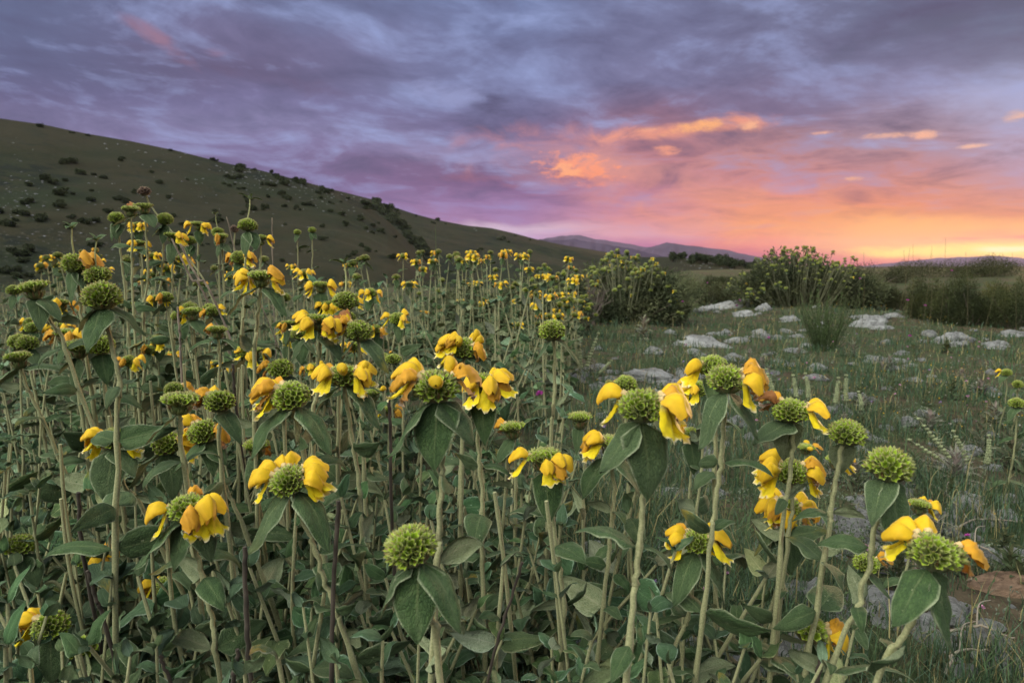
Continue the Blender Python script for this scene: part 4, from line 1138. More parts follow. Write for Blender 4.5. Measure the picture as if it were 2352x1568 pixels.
while nn < 190:
    y = .62 + 1.5 * sr.random() ** 1.25; x = sr.uniform(-.85 * y - .15, .62 * y + .1)
    if not in_patch(x, y): continue
    edge = x > .25
    if y < .72 and abs(x) < .12: continue
    nn += 1
    shoot_at(x, y, True, "leafy grey green sage shoot without flowers in the near thicket" if not edge else "leafy sage shoot at the open right end of the near thicket", "leafy sage shoots", *((.75, 1.05) if edge else (.95, 1.4)))
nn = 0
while nn < 106:
    y = 2.1 + 4.5 * sr.random() ** 1.2; x = sr.uniform(-.85 * y - .2, .3 * y)
    if not in_patch(x, y): continue
    nn += 1
    shoot_at(x, y, False, "leafy grey green sage shoot farther back in the left thicket", "leafy sage shoots farther back", 1.1, 1.6)
# ------------------------------------------------------------------ farther flowering stems
fr = random.Random(404)
def far_stem(px, py, d, zone, lod):
    H = P(px, py, d)
    base = Vector((H.x + fr.uniform(-.09, .09), H.y + fr.uniform(-.05, .08), 0)); base.z = gz(base.x, base.y) - .01
    mids = [H.lerp(base, .45) + Vector((fr.uniform(-.03, .03), fr.uniform(-.03, .03), 0))]
    kind = fr.choice('DDDC')
    n = fr.choice([0, 0, 0, 2, 3, 4, 5]); bl = []
    a0 = fr.uniform(0, 360)
    for k in range(n): bl.append((a0 + k * 360 / n + fr.uniform(-20, 20), fr.choice('fffo'), fr.uniform(-10, 15)))
    a = fr.uniform(0, 180)
    br = [(a, 'bract', fr.uniform(.9, 1.2), -72), (a + 180, 'bract', fr.uniform(.9, 1.2), -70)]
    lab = ("far sage with ringed yellow blossoms " if n else "far sage with a plain green head ") + zone[0]
    sage(H, base, mids, lab, kind, fr.uniform(.85, 1.05), br, bl, fr, False, .82, True, zone[1], lod)
Z1 = ("in the bank of flowers below the hill", "far flowering stems at left")
Z2 = ("in the flower bank before the tall bush, centre", "far flowering stems in the centre bank")
Z3 = ("deep in the left thicket between the nearer stems", "stems deep in the left thicket")
for _ in range(62):
    t_ = fr.random(); d = fr.uniform(4.2, 6.4)
    far_stem(fr.uniform(960, 1330), 578 + 150 * t_ ** 1.7 + (1330 - 960) * 0, d, Z2, True)
for _ in range(22): far_stem(fr.uniform(1180, 1330), fr.uniform(650, 760), fr.uniform(4.0, 4.8), Z2, True)
for _ in range(58):
    d = fr.uniform(2.8, 5.2)
    far_stem(fr.uniform(90, 960), 585 + 70 * fr.random() ** 1.5, d, Z1, True)
for _ in range(16): far_stem(fr.gauss(195, 38), 572 + 60 * fr.random(), fr.uniform(5.4, 6.6), Z1, True)
for _ in range(34):
    far_stem(fr.uniform(20, 930), fr.uniform(660, 860), fr.uniform(1.7, 2.7), Z3, False)

# ------------------------------------------------------------------ rocks
m, nt = newmat("limestone"); t = NT(nt)
oc = t.n("ShaderNodeTexCoord").outputs["Object"]
rnd = t.n("ShaderNodeObjectInfo").outputs["Random"]
off = t.n("ShaderNodeVectorMath", operation='ADD'); t.l(oc, off.inputs[0])
cb = t.n("ShaderNodeCombineXYZ"); t.l(t.math('MULTIPLY', rnd, 40), cb.inputs[0]); t.l(cb.outputs[0], off.inputs[1]); oc = off.outputs[0]
a = t.noise(oc, 1.6, 6, 0.62); b = t.noise(oc, 6, 6, 0.65); c_ = t.noise(oc, 26, 4, 0.65); d_ = t.noise(oc, 3.3, 5, 0.7, 0.8)
col = t.mix(t.sstep(a, 0.35, 0.65), (0.22, 0.224, 0.235), (0.50, 0.51, 0.54))
col = t.mix(t.math('MULTIPLY', t.sstep(b, 0.52, 0.70), 0.7), col, (0.70, 0.715, 0.76))
col = t.mix(t.math('MULTIPLY', t.sstep(d_, 0.57, 0.66), 0.75), col, (0.105, 0.103, 0.10))
col = t.mix(t.math('MULTIPLY', t.sstep(c_, 0.66, 0.72), 0.7), col, (0.06, 0.06, 0.06))
col = t.mix(1.0, col, t.attr("col"), 'MULTIPLY')
t.principled(col, 0.92, spec=0.15, bump=t.math('ADD', t.math('MULTIPLY', b, .7), t.math('MULTIPLY', c_, .35)), bstr=1.0, bdist=0.14)
M_ROCK = m
def rock_mb(seed, nu=26, nv=34, tint=(1, 1, 1), flat=1.0):
    rg = np.random.default_rng(seed)
    th = np.linspace(0.02, np.pi - .02, nu); ph = np.linspace(0, 2 * np.pi, nv, endpoint=False)
    T_, F_ = np.meshgrid(th, ph, indexing='ij')
    d = np.stack([np.sin(T_) * np.cos(F_), np.sin(T_) * np.sin(F_), np.cos(T_)], -1).reshape(-1, 3)
    r = np.full(len(d), 1.0)
    for _ in range(17):
        n = rg.normal(0, 1, 3); n /= np.linalg.norm(n); o = rg.uniform(.48, .95)
        k = d @ n; r = np.where(k > .05, np.minimum(r, o / np.maximum(k, .05) * .93 + .07 * r), r)
    s0 = rg.uniform(0, 50)
    r = r * (1 + .46 * (fbm(d[:, 0] * 2.2 + s0, d[:, 1] * 2.2 + d[:, 2] * 1.7, seed, 5) - .5) + .30 * (fbm(d[:, 0] * 7 + d[:, 2] * 5 + s0, d[:, 1] * 7 - d[:, 2] * 3, seed + 3, 3) - .5))
    v = d * r[:, None]
    st_ = np.floor(v[:, 2] * 7 + fbm(v[:, 0] * 3, v[:, 1] * 3, seed, 2) * 2) / 7; v[:, :2] *= (1 + .10 * (_hash(np.floor(st_ * 50), np.floor(v[:, 0] * 0), seed) - .5))[:, None]
    mb = MB(); mb.add(v, gridf(nu, nv, wrap=True), tint); return mb
ROCKS = [rock_mb(200 + k).mesh("rock", [M_ROCK]) for k in range(9)]
ROCK_BROWN = rock_mb(300, tint=(1.0, .66, .46)).mesh("rock", [M_ROCK])
def terr_xy(x, y):
    return float(terr(np.array([math.atan2(x, y)]), np.array([math.hypot(x, y)]))[0])
def G(px, py):
    v = ray(px, py); t_ = CAM_H / -v.z
    for _ in range(6):
        p = Vector((0, 0, CAM_H)) + v * t_; t_ += (p.z - (gz(p.x, p.y) if p.y < 12 else terr_xy(p.x, p.y))) / -v.z * .8
    return Vector((0, 0, CAM_H)) + v * t_, t_
rk = random.Random(9); ROCK_SPOTS = []
ROCKLIST = """1690 692 104 36|long pale rock hump below the round bush, largest of its group
1712 716 64 24|rounded grey rock in front of the long pale hump
1640 706 52 16|low pale slab left of the long hump
1757 704 38 22|darker rounded rock at the right end of the hump group
1820 729 50 22|single pale rock left of the green broom clump
2000 736 92 36|large pale rock right of the broom clump
2034 751 62 16|flat slab in front of the large rock right of the broom
2060 727 42 14|small low rock beside the dark shrubs
1655 790 132 22|broad flat weathered slab in the middle of the meadow
1702 779 70 18|pale rock at the upper edge of the broad slab
1750 766 50 20|rounded pale rock, first right of the broad slab
1786 774 36 14|small round rock touching the rounded pale one
1832 771 32 10|little rock farther right, near the broom foot
1640 766 36 10|thin pale stone above the broad slab
1585 773 40 10|thin pale stone left of the broad slab
2205 772 112 38|long pale rock half sunk in grass under the dark shrubs
2332 764 62 22|pale slab at the right edge under the dark shrubs
2300 793 56 22|grey low slab before the one at the right edge
2060 826 72 20|grey broken rock among yellow specks, right meadow
2092 836 40 12|small piece lying against the grey broken rock
1905 797 54 12|low flat stone at the foot of the broom
1836 806 52 10|thin stone left of the broom foot
1500 862 132 28|wide whitish slab behind the great spiny head
1532 878 62 22|jagged end of the wide whitish slab
1302 866 82 24|grey slab behind the lone tall head's leaves
1262 851 40 18|small grey stone just left of the lone tall stem
1396 868 58 16|pale stone between two woolly spikes
1404 854 44 10|thin pale stone behind the woolly spikes
2000 916 60 14|small pale stone in the grass, mid right
2122 873 50 12|low grey stone, upper right meadow
1736 1001 46 24|whitish stone left of the shrivelled flower head
1628 1046 46 40|upright pale stone between two stems, right of the great leaf
1530 1131 72 32|smooth whitish stone seen under the great leaf
1642 1091 40 16|grey stone low between the right stems
1985 1192 90 52|grey stones pile piece behind the crowded yellow heads
1962 1222 72 30|pale lower stone behind the crowded yellow heads
2192 1172 62 30|dark spotted pale stone right of the rough dome
2330 1142 60 30|pale stone at the right edge, middle height
1890 1362 84 64|pale block behind the thick crossing stems
2044 1377 150 40|long flat pale stone under the widest head's leaves
2124 1428 152 44|long grey stone with dark spots, lower right
2312 1338 150 64|smooth reddish brown rock at the right edge
2300 1472 124 60|grey blue stone in the lower right corner grass
2182 1486 62 30|small stone left of the lower right corner stone
1802 1502 62 30|pale stone between the lower stems
2342 1270 60 26|pale stone above the reddish rock
2236 1542 84 30|low stone at the bottom edge, right
1245 872 40 12|small pale stone at the edge of the thicket""".splitlines()
for k, ln in enumerate(ROCKLIST):
    q, lab = ln.split('|'); cx, cy_, w_, h_ = map(float, q.split())
    p, d = G(cx, cy_ + h_ * .45)
    ww, hh = w_ / F0 * d, h_ / F0 * d
    me = ROCK_BROWN if 'brown rock' in lab else ROCKS[k % 9]
    dep = ww * rk.uniform(.45, .7) * (1.6 if h_ / w_ < .25 else 1.0)
    dep = min(dep, .6)
    o = link("rock", me, None, (p.x, p.y + dep * .5, gz(p.x, p.y + dep * .5) - hh * .04), (rk.uniform(-.12, .12), rk.uniform(-.12, .12), rk.choice([0, 3.14]) + rk.uniform(-.25, .25)), (ww * .60, dep * .62, hh * .86))
    tag(o, lab, "rock", "limestone rocks in the meadow")
    ROCK_SPOTS.append((p.x, p.y + dep * .5, ww * .5, dep * .55))
nn = 0
while nn < 90:
    px, py = rk.uniform(1280, 2352), 690 + 860 * rk.random() ** 1.3
    p, d = G(px, py)
    if in_patch(p.x, p.y): continue
    nn += 1; s_ = rk.uniform(.03, .085) * (1 if d < 4 else 1.5)
    o = link("stone", ROCKS[nn % 9], None, (p.x, p.y, gz(p.x, p.y) + s_ * .1), (0, 0, rk.uniform(0, 6)), (s_, s_ * .8, s_ * .55))
    tag(o, "small loose pale stone lying in the meadow grass" if d > 3 else "small loose pale stone on the ground beyond the near stems", "stone", "small loose stones")

for k in range(230):
    cx, cy_, w_, h_ = (rk.choice([(1600, 830, 400, 50), (1900, 900, 500, 120), (1560, 1020, 240, 120), (2100, 1100, 300, 120)]) if k >= 150 else None) or (rk.choice([(2180, 1400, 300, 120), (2000, 1230, 160, 80), (2240, 1240, 160, 80)]) if k >= 80 else None) or rk.choice([(1655, 790, 150, 24), (1500, 865, 160, 30), (1760, 770, 120, 20), (1300, 866, 110, 22), (2060, 830, 110, 26), (2010, 742, 110, 20), (2200, 775, 150, 30), (1690, 708, 150, 22), (2150, 1400, 260, 90), (1980, 1210, 120, 50)])
    p, d = G(cx + rk.gauss(0, .42) * w_, cy_ + rk.gauss(0, .5) * h_)
    s_ = min(.2, (rk.uniform(7, 26) if k < 80 else rk.uniform(10, 42)) / F0 * d)
    o = link("stone", ROCKS[k % 9], None, (p.x, p.y, gz(p.x, p.y) + s_ * .05), (rk.uniform(-.2, .2), 0, rk.uniform(0, 6)), (s_, s_ * .8, s_ * rk.uniform(.35, .6)))
    tag(o, "broken piece of pale limestone lying among larger meadow slabs", "stone", "broken limestone pieces round the slabs")

# ------------------------------------------------------------------ foliage builders
M_FOL = simple_mat("shrub_leaf", 0.8, 0.12, 0.18, 60, 0.3, vary=0.2, bstr=0.1)
M_WOOD = simple_mat("twig_wood", 0.9, 0.0, 0.0, 90, 0.6)
M_GRASS = simple_mat("grass_blade", 0.7, 0.1, 0.25, 30, 0.3, spec=0.15, bstr=0.0)
def leaf_faces(cen, dirs, L, W, cols, rg, bend=.35):
    """many small pointed leaves: five-point blades at cen along dirs"""
    n = len(cen)
    dirs = dirs / (np.linalg.norm(dirs, axis=1)[:, None] + 1e-9)
    a = rg.normal(0, 1, (n, 3)); sd = np.cross(dirs, a); sd /= np.linalg.norm(sd, axis=1)[:, None] + 1e-9
    up = np.cross(sd, dirs)
    L = np.broadcast_to(L, (n,))[:, None]; W = np.broadcast_to(W, (n,))[:, None]
    p0 = cen; p1 = cen + dirs * L * .5 + sd * W * .5 + up * L * bend * .18; p2 = cen + dirs * L * .5 - sd * W * .5 + up * L * bend * .18; p3 = cen + dirs * L - up * L * bend * .3
    v = np.stack([p0, p1, p3, p2], 1).reshape(-1, 3)
    f = np.arange(n * 4).reshape(n, 4)
    return v, f, np.repeat(cols, 4, 0)
def blob_points(n, rg, lobes):
    """points spread through overlapping uneven lobes (x,y,z,rx,ry,rz), more near the outside"""
    w = np.array([l[3] * l[4] for l in lobes]); w = w / w.sum()
    k = rg.choice(len(lobes), n, p=w)
    l = np.array(lobes)[k]
    d = rg.normal(0, 1, (n, 3)); d /= np.linalg.norm(d, axis=1)[:, None]
    r = rg.uniform(0, 1, n) ** .42
    p = l[:, :3] + d * l[:, 3:] * r[:, None] * (1 + rg.normal(0, .10, (n, 1)))
    return p, d
def shrub(px, base_y, top_y, wpx, label, cat, name, n, L, W, pal, seed, needle=False, group=None, depth=.8):
    rg = np.random.default_rng(seed)
    p, d = G(px, base_y); wd_ = wpx / F0 * d; h = (base_y - top_y) / F0 * d
    root = thing(name, (p.x, p.y + wd_ * .3, (gz(p.x, p.y) if p.y < 12 else terr_xy(p.x, p.y + wd_ * .3)) - .02), label, cat, group)
    lobes = []
    for k in range(9):
        x = rg.uniform(-.36, .36) * wd_; hh = h * rg.uniform(.45, 1.0) * (1 - (abs(x) / wd_) ** 2 * 1.6)
        lobes.append((x, rg.uniform(-.3, .3) * wd_ * depth, hh * .5, wd_ * rg.uniform(.13, .24), wd_ * rg.uniform(.13, .22), hh * .52))
    pt, dd = blob_points(n, rg, lobes); pt[:, 2] = np.maximum(pt[:, 2], .02)
    dd = dd + rg.normal(0, .6, dd.shape) + np.array([0, 0, .7 if needle else .2])
    clump = vnoise(pt[:, 0] * 5 + seed, pt[:, 2] * 5 + pt[:, 1] * 3, seed)
    pal = np.array(pal); cols = pal[0] * (1 - clump[:, None]) + pal[1] * clump[:, None]
    cols = cols * rg.normal(1, .2, (n, 1)).clip(.5, 1.6)
    v, f, c = leaf_faces(pt, dd, L * rg.uniform(.6, 1.3, n), W * rg.uniform(.7, 1.2, n), cols, rg)
    mb = MB(); mb.add(v, f, c); link("foliage", mb.mesh("shrub_foliage", [M_FOL], False), root)
    mb = MB()
    for k in range(26):
        l = lobes[k % 9]; e = np.array(l[:3]) + rg.normal(0, .5, 3) * np.array(l[3:])
        b = np.array([e[0] * .25 + rg.normal(0, .04), e[1] * .25, 0]); e[2] = max(e[2], .1)
        m_ = (b + e) / 2 + rg.normal(0, .04, 3) * h
        tube(mb, catmull([b, m_, e], 4), np.linspace(.010, .003, 9) * max(1, h), 5, (.11, .09, .075))
    link("branches", mb.mesh("shrub_branches", [M_WOOD]), root)
    return root, lobes, p, wd_, h
DG = [(.018, .028, .011), (.056, .066, .024)]
OG = [(.020, .026, .011), (.058, .062, .024)]
YG = [(.030, .040, .014), (.085, .085, .024)]
SG = [(.042, .060, .030), (.115, .128, .066)]
for a_ in [
 (1500, 742, 668, 190, "olive green prickly shrub in front of the tall flowering bush", "shrub", "prickly_shrub", 15300, 0.039, 0.0075, YG, 1, True),
 (1592, 706, 640, 84, "small dark shrub between the two tall bushes", "shrub", "prickly_shrub", 8500, 0.050, 0.0120, DG, 2, True),
 (1668, 676, 632, 90, "low dark green shrub farther off between the bushes", "shrub", "prickly_shrub", 6800, 0.066, 0.0180, DG, 3, True),
 (2085, 716, 646, 90, "small dark prickly shrub, first of the right hand row", "shrub", "prickly_shrub", 9000, .045, .009, OG, 41, True),
 (2140, 734, 628, 110, "upright dark prickly shrub, second of the right hand row", "shrub", "prickly_shrub", 12000, .045, .009, [(.020, .029, .011), (.068, .074, .025)], 42, True),
 (2200, 742, 640, 96, "low broad dark shrub between two taller ones at right", "shrub", "prickly_shrub", 10000, .045, .009, DG, 43, True),
 (2250, 752, 614, 130, "tallest dark shrub of the right hand row before the glow", "shrub", "prickly_shrub", 15000, .045, .009, [(.018, .027, .010), (.062, .070, .023)], 44, True),
 (2310, 744, 634, 100, "rounded olive shrub near the right edge of the row", "shrub", "prickly_shrub", 11000, .045, .009, YG, 45, True),
 (2360, 756, 618, 110, "dark shrub cut by the right edge of the view", "shrub", "prickly_shrub", 12000, .045, .009, DG, 46, True),
 (1540, 724, 604, 160, "grey green scrub joining the tall loose bush at its right side", "shrub", "prickly_shrub", 9000, .045, .014, SG, 47, False),
 (1630, 704, 628, 150, "low olive scrub in the gap behind the long pale hump", "shrub", "prickly_shrub", 8000, .05, .012, OG, 48, False),
 (1705, 684, 634, 110, "low grey green scrub in the gap, nearer the rounded bush", "shrub", "prickly_shrub", 8000, .06, .016, SG, 49, False),
 (1200, 790, 620, 210, "dense leafy scrub under the flowers of the centre bank", "shrub", "prickly_shrub", 12000, .05, .020, SG, 50, False),
 (1070, 810, 630, 230, "broad leafy scrub under the flowers left of the centre bank", "shrub", "prickly_shrub", 12000, .05, .020, SG, 51, False),
 (945, 880, 772, 150, "small dark bush hidden behind the withered flower, centre left", "shrub", "prickly_shrub", 10200, 0.024, 0.0120, DG, 7, False),
 (2040, 706, 640, 130, "grey green low bush at the right foot of the round bush", "shrub", "prickly_shrub", 10200, 0.055, 0.0180, SG, 8, False),
 (2040, 664, 606, 190, "distant low thicket behind the grey green bush at right", "shrub", "prickly_shrub", 6000, .07, .02, OG, 10, False),
 (2180, 660, 606, 230, "distant low thicket behind the largest dark shrub", "shrub", "prickly_shrub", 7000, .07, .02, OG, 11, False),
 (2330, 660, 605, 230, "distant low thicket at the right edge of the horizon", "shrub", "prickly_shrub", 7000, .07, .02, OG, 12, False),
 (1765, 690, 628, 100, "grey green low bush at the left foot of the round bush", "shrub", "prickly_shrub", 8500, 0.055, 0.0180, SG, 9, False),
]: shrub(*a_, group="dark prickly shrubs")

# two tall flowering sage bushes: stems, leaves, heads and yellow blossoms
def sage_bush(px, base_y, top_y, wpx, label, seed, nst, dens):
    rg = np.random.default_rng(seed)
    root, lobes, p, wd_, h = shrub(px, base_y, top_y + (base_y - top_y) * .16, wpx, label, "bush", "sage_bush", dens, .075, .026, SG if wpx < 300 else [(.026, .036, .018), (.078, .088, .042)], seed)
    st, hd, pt_ = MB(), MB(), MB()
    head = head_mb('low', 16, seed, 1); bl = blossom_mb('f', seed, 1)
    for k in range(nst):
        x = rg.uniform(-.5, .5) * wd_; y = rg.uniform(-.4, .4) * wd_ * .8
        zz = h * (1 - (abs(x) / (.52 * wd_)) ** 2.2) * rg.uniform(.78, 1.06)
        if zz < .25: continue
        if rg.random() < .35: zz *= rg.uniform(.5, .9); y = -abs(y) - .1
        b = np.array([x * .55, y * .55, 0]); e = np.array([x, y, zz])
        cur = catmull([b, (b + e) / 2 + rg.normal(0, .04, 3), e], 4)
        tube(st, cur, np.linspace(.008, .005, len(cur)), 4, np.array([.17, .175, .11]) * rg.uniform(.7, 1.1))
        s_ = rg.uniform(.85, 1.3)
        hd.addm(head, Matrix.Translation(e) @ Matrix.Scale(s_, 4))
        lv, lf, lc = leaf_faces(np.repeat(e[None] - [0, 0, .02], 4, 0), np.array([[1, .2, -.8], [-1, .1, -.8], [.1, 1, -.5], [0, -1, -.9]]) + rg.normal(0, .3, (4, 3)), .065, .035, np.tile([.06, .08, .045], (4, 1)), rg)
        hd.add(lv, lf, lc)
        if rg.random() < (.05 if wpx > 300 else .22):
            for q in range(rg.integers(1, 5)):
                M4 = Matrix.Translation(e) @ q_leaf(rg.uniform(0, 360), 5).to_matrix().to_4x4() @ Matrix.Translation((.02, 0, 0)) @ Matrix.Scale(1.0, 4)
                pt_.addm(bl, M4)
    link("stems", st.mesh("bush_stems", [M_DRY]), root)
    o = link("flower_heads", hd.mesh("bush_heads", [M_CALYX]), root); o["kind"] = "stuff"
    o = link("blossoms", pt_.mesh("bush_blossoms", [M_PETAL]), root); o["kind"] = "stuff"
sage_bush(1440, 746, 548, 280, "tall loose sage bush with many upright heads, left of the gap", 51, 190, 21000)
sage_bush(1270, 770, 584, 230, "low spreading sage bush joining the flower bank to the tall loose bush", 53, 90, 10000)
sage_bush(1876, 708, 540, 340, "large rounded sage bush dotted yellow, dark against the orange sky", 52, 260, 22000)

# bare grey twig bush
def twig_bush(px, base_y, top_y, wpx, label, seed):
    rg = np.random.default_rng(seed); p, d = G(px, base_y); h = (base_y - top_y) / F0 * d; w = wpx / F0 * d
    mb = MB()
    def br(b, dr, L, r, lev):
        e = b + dr * L; m_ = b + dr * L * .5 + rg.normal(0, .06, 3) * L
        c = catmull([b, m_, e], 3); tube(mb, c, np.linspace(r, r * .5, len(c)), 4, np.array([.14, .115, .105]) * rg.uniform(.6, 1.3))
        if lev < 3:
            for q in range(3):
                nd = dr + rg.normal(0, .38, 3) + [0, 0, .15]; nd /= np.linalg.norm(nd)
                br(b + dr * L * rg.uniform(.5, 1), nd, L * rg.uniform(.45, .7), r * .55, lev + 1)
    for k in range(16):
        dr = np.array([rg.normal(0, .32), rg.normal(0, .3), 1.0]); dr /= np.linalg.norm(dr)
        br(np.array([rg.normal(0, w * .15), rg.normal(0, .1), 0]), dr, h * rg.uniform(.4, .6), .009, 1)
    tag(link("bare_bush", mb.mesh("bare_bush", [M_WOOD]), None, (p.x, p.y, p.z)), label, "bush")
twig_bush(1352, 745, 625, 70, "bare grey brown twiggy bush at the left foot of the tall loose bush", 61)

# green broom clump of upright rods
rg = np.random.default_rng(71); p, d = G(1892, 806); mb = MB()
h = 128 / F0 * d
for k in range(80):
    a_ = rg.uniform(0, 6.28); q = rg.uniform(0, 1) ** .6
    dr = np.array([math.cos(a_) * q * .5 + rg.normal(0, .08), math.sin(a_) * q * .5, 1.0]); L = h * rg.uniform(.25, 1.1)
    b = np.array([math.cos(a_) * q * .10, math.sin(a_) * q * .10, 0])
    c = catmull([b, b + dr * L * .5 + rg.normal(0, .02, 3), b + dr * L * .95 + [0, 0, .04]], 4)
    col = np.array([.042, .066, .026]) * rg.uniform(.5, 1.5)
    tube(mb, c, np.linspace(.0042, .0018, len(c)), 4, col)
    m_ = 30; tt = rg.uniform(.25, 1, m_); cc = b + (c[-1] - b) * tt[:, None]
    v, f, cl = leaf_faces(cc, np.array([0, 0, .9]) + rg.normal(0, .5, (m_, 3)), .03, .006, np.tile(col * 1.2, (m_, 1)), rg); mb.add(v, f, cl)
tag(link("broom_clump", mb.mesh("broom_clump", [M_GRASS], False), None, (p.x, p.y, p.z)), "green clump of upright broom rods before the round bush", "broom")

# woolly pale herbs: mullein rosette and silver tufts
wr0 = random.Random(88)
def woolly(px, base_y, hpx, wpx, label, seed, n=26, LW=.26, pal=(.17, .20, .145), name="woolly_herb"):
    rg = random.Random(seed); p, d = G(px, base_y); h = hpx / F0 * d; w = wpx / F0 * d
    mb = MB()
    for k in range(n):
        t_ = k / n; L = w * .5 * (1.05 - .55 * t_) * rg.uniform(.8, 1.1)
        l_ = leaf_mb(L, L * LW, 'lance', rg.uniform(.4, 1.2), .25, .1, .06, 0, 0, 8, 5, seed + k, np.array(pal) / np.array((.04, .07, .035)) * .55)
        mb.addm(l_, Matrix.Translation((0, 0, h * t_ * .75)) @ q_leaf(k * 137.5, 15 + 62 * t_ + rg.uniform(-8, 8)).to_matrix().to_4x4())
    tag(link(name, mb.mesh(name, [M_LEAF, M_UNDER]), None, (p.x, p.y, p.z)), label, "herb", "pale woolly herbs" if name == "woolly_herb" else "rough meadow weeds")
woolly(1478, 782, 62, 86, "pale woolly mullein rosette in front of the olive shrub", 81)
woolly(2192, 1112, 80, 150, "silver leaved tuft with narrow leaves, right of the rough dome", 82, 46, .14, (.22, .25, .22))
woolly(2140, 1090, 50, 90, "smaller silver tuft left of the big silver one", 83, 30, .15, (.20, .23, .20))
woolly(2330, 720, 80, 50, "pale leafy stalk before the dark shrub at the right edge", 84, 18, .30, (.12, .14, .09))
woolly(1960, 820, 40, 60, "grey leaved herb near the broom, upper right meadow", 85, 20, .22, (.13, .16, .12))
woolly(2105, 800, 70, 40, "tall grey green herb before the long pale rock", 86, 16, .2, (.09, .12, .08))
woolly(1365, 860, 40, 50, "silvery tuft at the foot of the woolly spikes", 87, 24, .14, (.20, .23, .19))
woolly(2250, 1040, 110, 90, "leafy grey green sage shoot at the right, before the slim heads", 88, 18, .34, (.085, .105, .065))
woolly(2320, 1075, 100, 110, "leafy sage shoot at the right edge under the slim heads", 89, 20, .34, (.08, .10, .06))

for k in range(72):
    px, py = wr0.uniform(1380, 2345), 800 + 560 * wr0.random() ** 1.2
    if px < 1900 and py > 960: continue
    kind = wr0.choice(['silver', 'green', 'green'])
    woolly(px, py, wr0.uniform(26, 60) * (py - 500) / 420, wr0.uniform(40, 80) * (py - 500) / 420, "rough silvery weed tuft in the meadow grass" if kind == 'silver' else "rough green leafy weed in the meadow grass", 900 + k, wr0.randint(14, 30), wr0.uniform(.14, .34), (.18, .21, .175) if kind == 'silver' else (.055, .085, .036), "meadow_weed")
def spike(px0, y0, px1, y1, label, seed):
    rg = np.random.default_rng(seed); p, d = G(px0, y0)
    e = P(px1, y1, d * 1.0) - p; mb = MB()
    c = catmull([(0, 0, 0), np.array(e) * .5 + rg.normal(0, .006, 3), np.array(e)], 8)
    col = np.array([.21, .235, .165])
    tube(mb, c, np.linspace(.0024, .0016, len(c)) * (d / 2.2) ** .6, 5, col)
    Ls = np.linspace(.35, 1, 11)
    for t_ in Ls:
        o = c[int(t_ * (len(c) - 1))]
        for k in range(5):
            a_ = k * 1.257 + t_ * 9; r_ = .0055 * (1.15 - .5 * t_) * (d / 2.2) ** .5
            u = np.linspace(0, np.pi, 5); w_ = np.linspace(0, 2 * np.pi, 5, endpoint=False)
            U, Wv = np.meshgrid(u, w_, indexing='ij')
            s_ = np.stack([np.sin(U) * np.cos(Wv), np.sin(U) * np.sin(Wv), np.cos(U) * 1.3], -1).reshape(-1, 3) * r_
            mb.add(s_ + o + np.array([math.cos(a_), math.sin(a_), .2]) * r_ * 1.2, gridf(5, 5, wrap=True), col * rg.uniform(.85, 1.35) * [1, 1.03, .85])
    lf = leaf_faces(np.repeat(c[:12], 2, 0), rg.normal(0, 1, (24, 3)) * [1, 1, .2] + [0, 0, .5], .03, .005, np.tile(col * .9, (24, 1)), rg); mb.add(*lf)
    tag(link("woolly_spike", mb.mesh("woolly_spike", [M_CALYX]), None, p), label, "herb", "pale woolly flower spikes")
for k, (a_, lab) in enumerate([((1335, 872, 1328, 772), "upright pale woolly spike, first right of the lone tall head"), ((1340, 872, 1374, 766), "pale woolly spike leaning right beside the upright one"), ((1368, 868, 1404, 828), "short pale spike leaning low to the right"),
    ((1782, 930, 1760, 848), "pale spike just behind the brown edged orange blossom"), ((1832, 935, 1822, 862), "pale spike with violet flowers near it, above the shrivelled head"), ((1855, 935, 1850, 858), "straight pale spike, third of the row behind the domes"),
    ((1915, 950, 1926, 868), "knobbly pale spike above the long yellow blossom"), ((1946, 950, 1944, 862), "tall knobbly pale spike, right of its twin"), ((1975, 960, 1972, 900), "short pale spike above the wide bare dome"),
    ((2215, 1090, 2110, 962), "long silver spike leaning left out of the big tuft"), ((2222, 1095, 2090, 1010), "silver spike leaning far left, lower one"), ((2240, 1095, 2190, 990), "silver spike rising steeply from the big tuft"), ((2262, 1090, 2272, 1000), "upright silver spike behind the big tuft")]):
    spike(*a_, lab, 500 + k)

# small wild flowers on thin stems
def bloom_mb(col, seed, size):
    rg = np.random.default_rng(seed); mb = MB(); n = 22
    d = rg.normal(0, 1, (n, 3)); d[:, 2] = np.abs(d[:, 2]) + .3
    v, f, c = leaf_faces(np.zeros((n, 3)), d, size, size * .35, np.array(col) * rg.uniform(.7, 1.3, (n, 1)), rg); mb.add(v, f, c); return mb
MAG = [bloom_mb((.36, .05, .31), 1, .022).mesh("thistle_bloom", [M_PETAL], False)]
PNK = [bloom_mb((.52, .26, .44), 2, .014).mesh("pink_bloom", [M_PETAL], False), bloom_mb((.34, .24, .50), 3, .012).mesh("lilac_bloom", [M_PETAL], False)]
mb = MB(); tube(mb, catmull([(0, 0, 0), (.01, 0, .5), (0, 0, 1.0)], 4), .0016, 4, (.09, .12, .05)); WST = mb.mesh("wild_stem", [M_GRASS])
wr = random.Random(15)
def wild(px, py, d, me, label, cat, grp, s):
    H = P(px, py, d); g_ = gz(H.x, H.y); r_ = thing(cat.replace(' ', '_'), (H.x, H.y, g_), label, cat, grp)
    hh = max(H.z - g_, .03)
    link("stem", WST, r_, (0, 0, 0), (0, 0, wr.uniform(0, 6)), (1, 1, hh)); link("bloom", me, r_, (0, 0, hh), (wr.uniform(-.4, .4), wr.uniform(-.4, .4), wr.uniform(0, 6)), s)
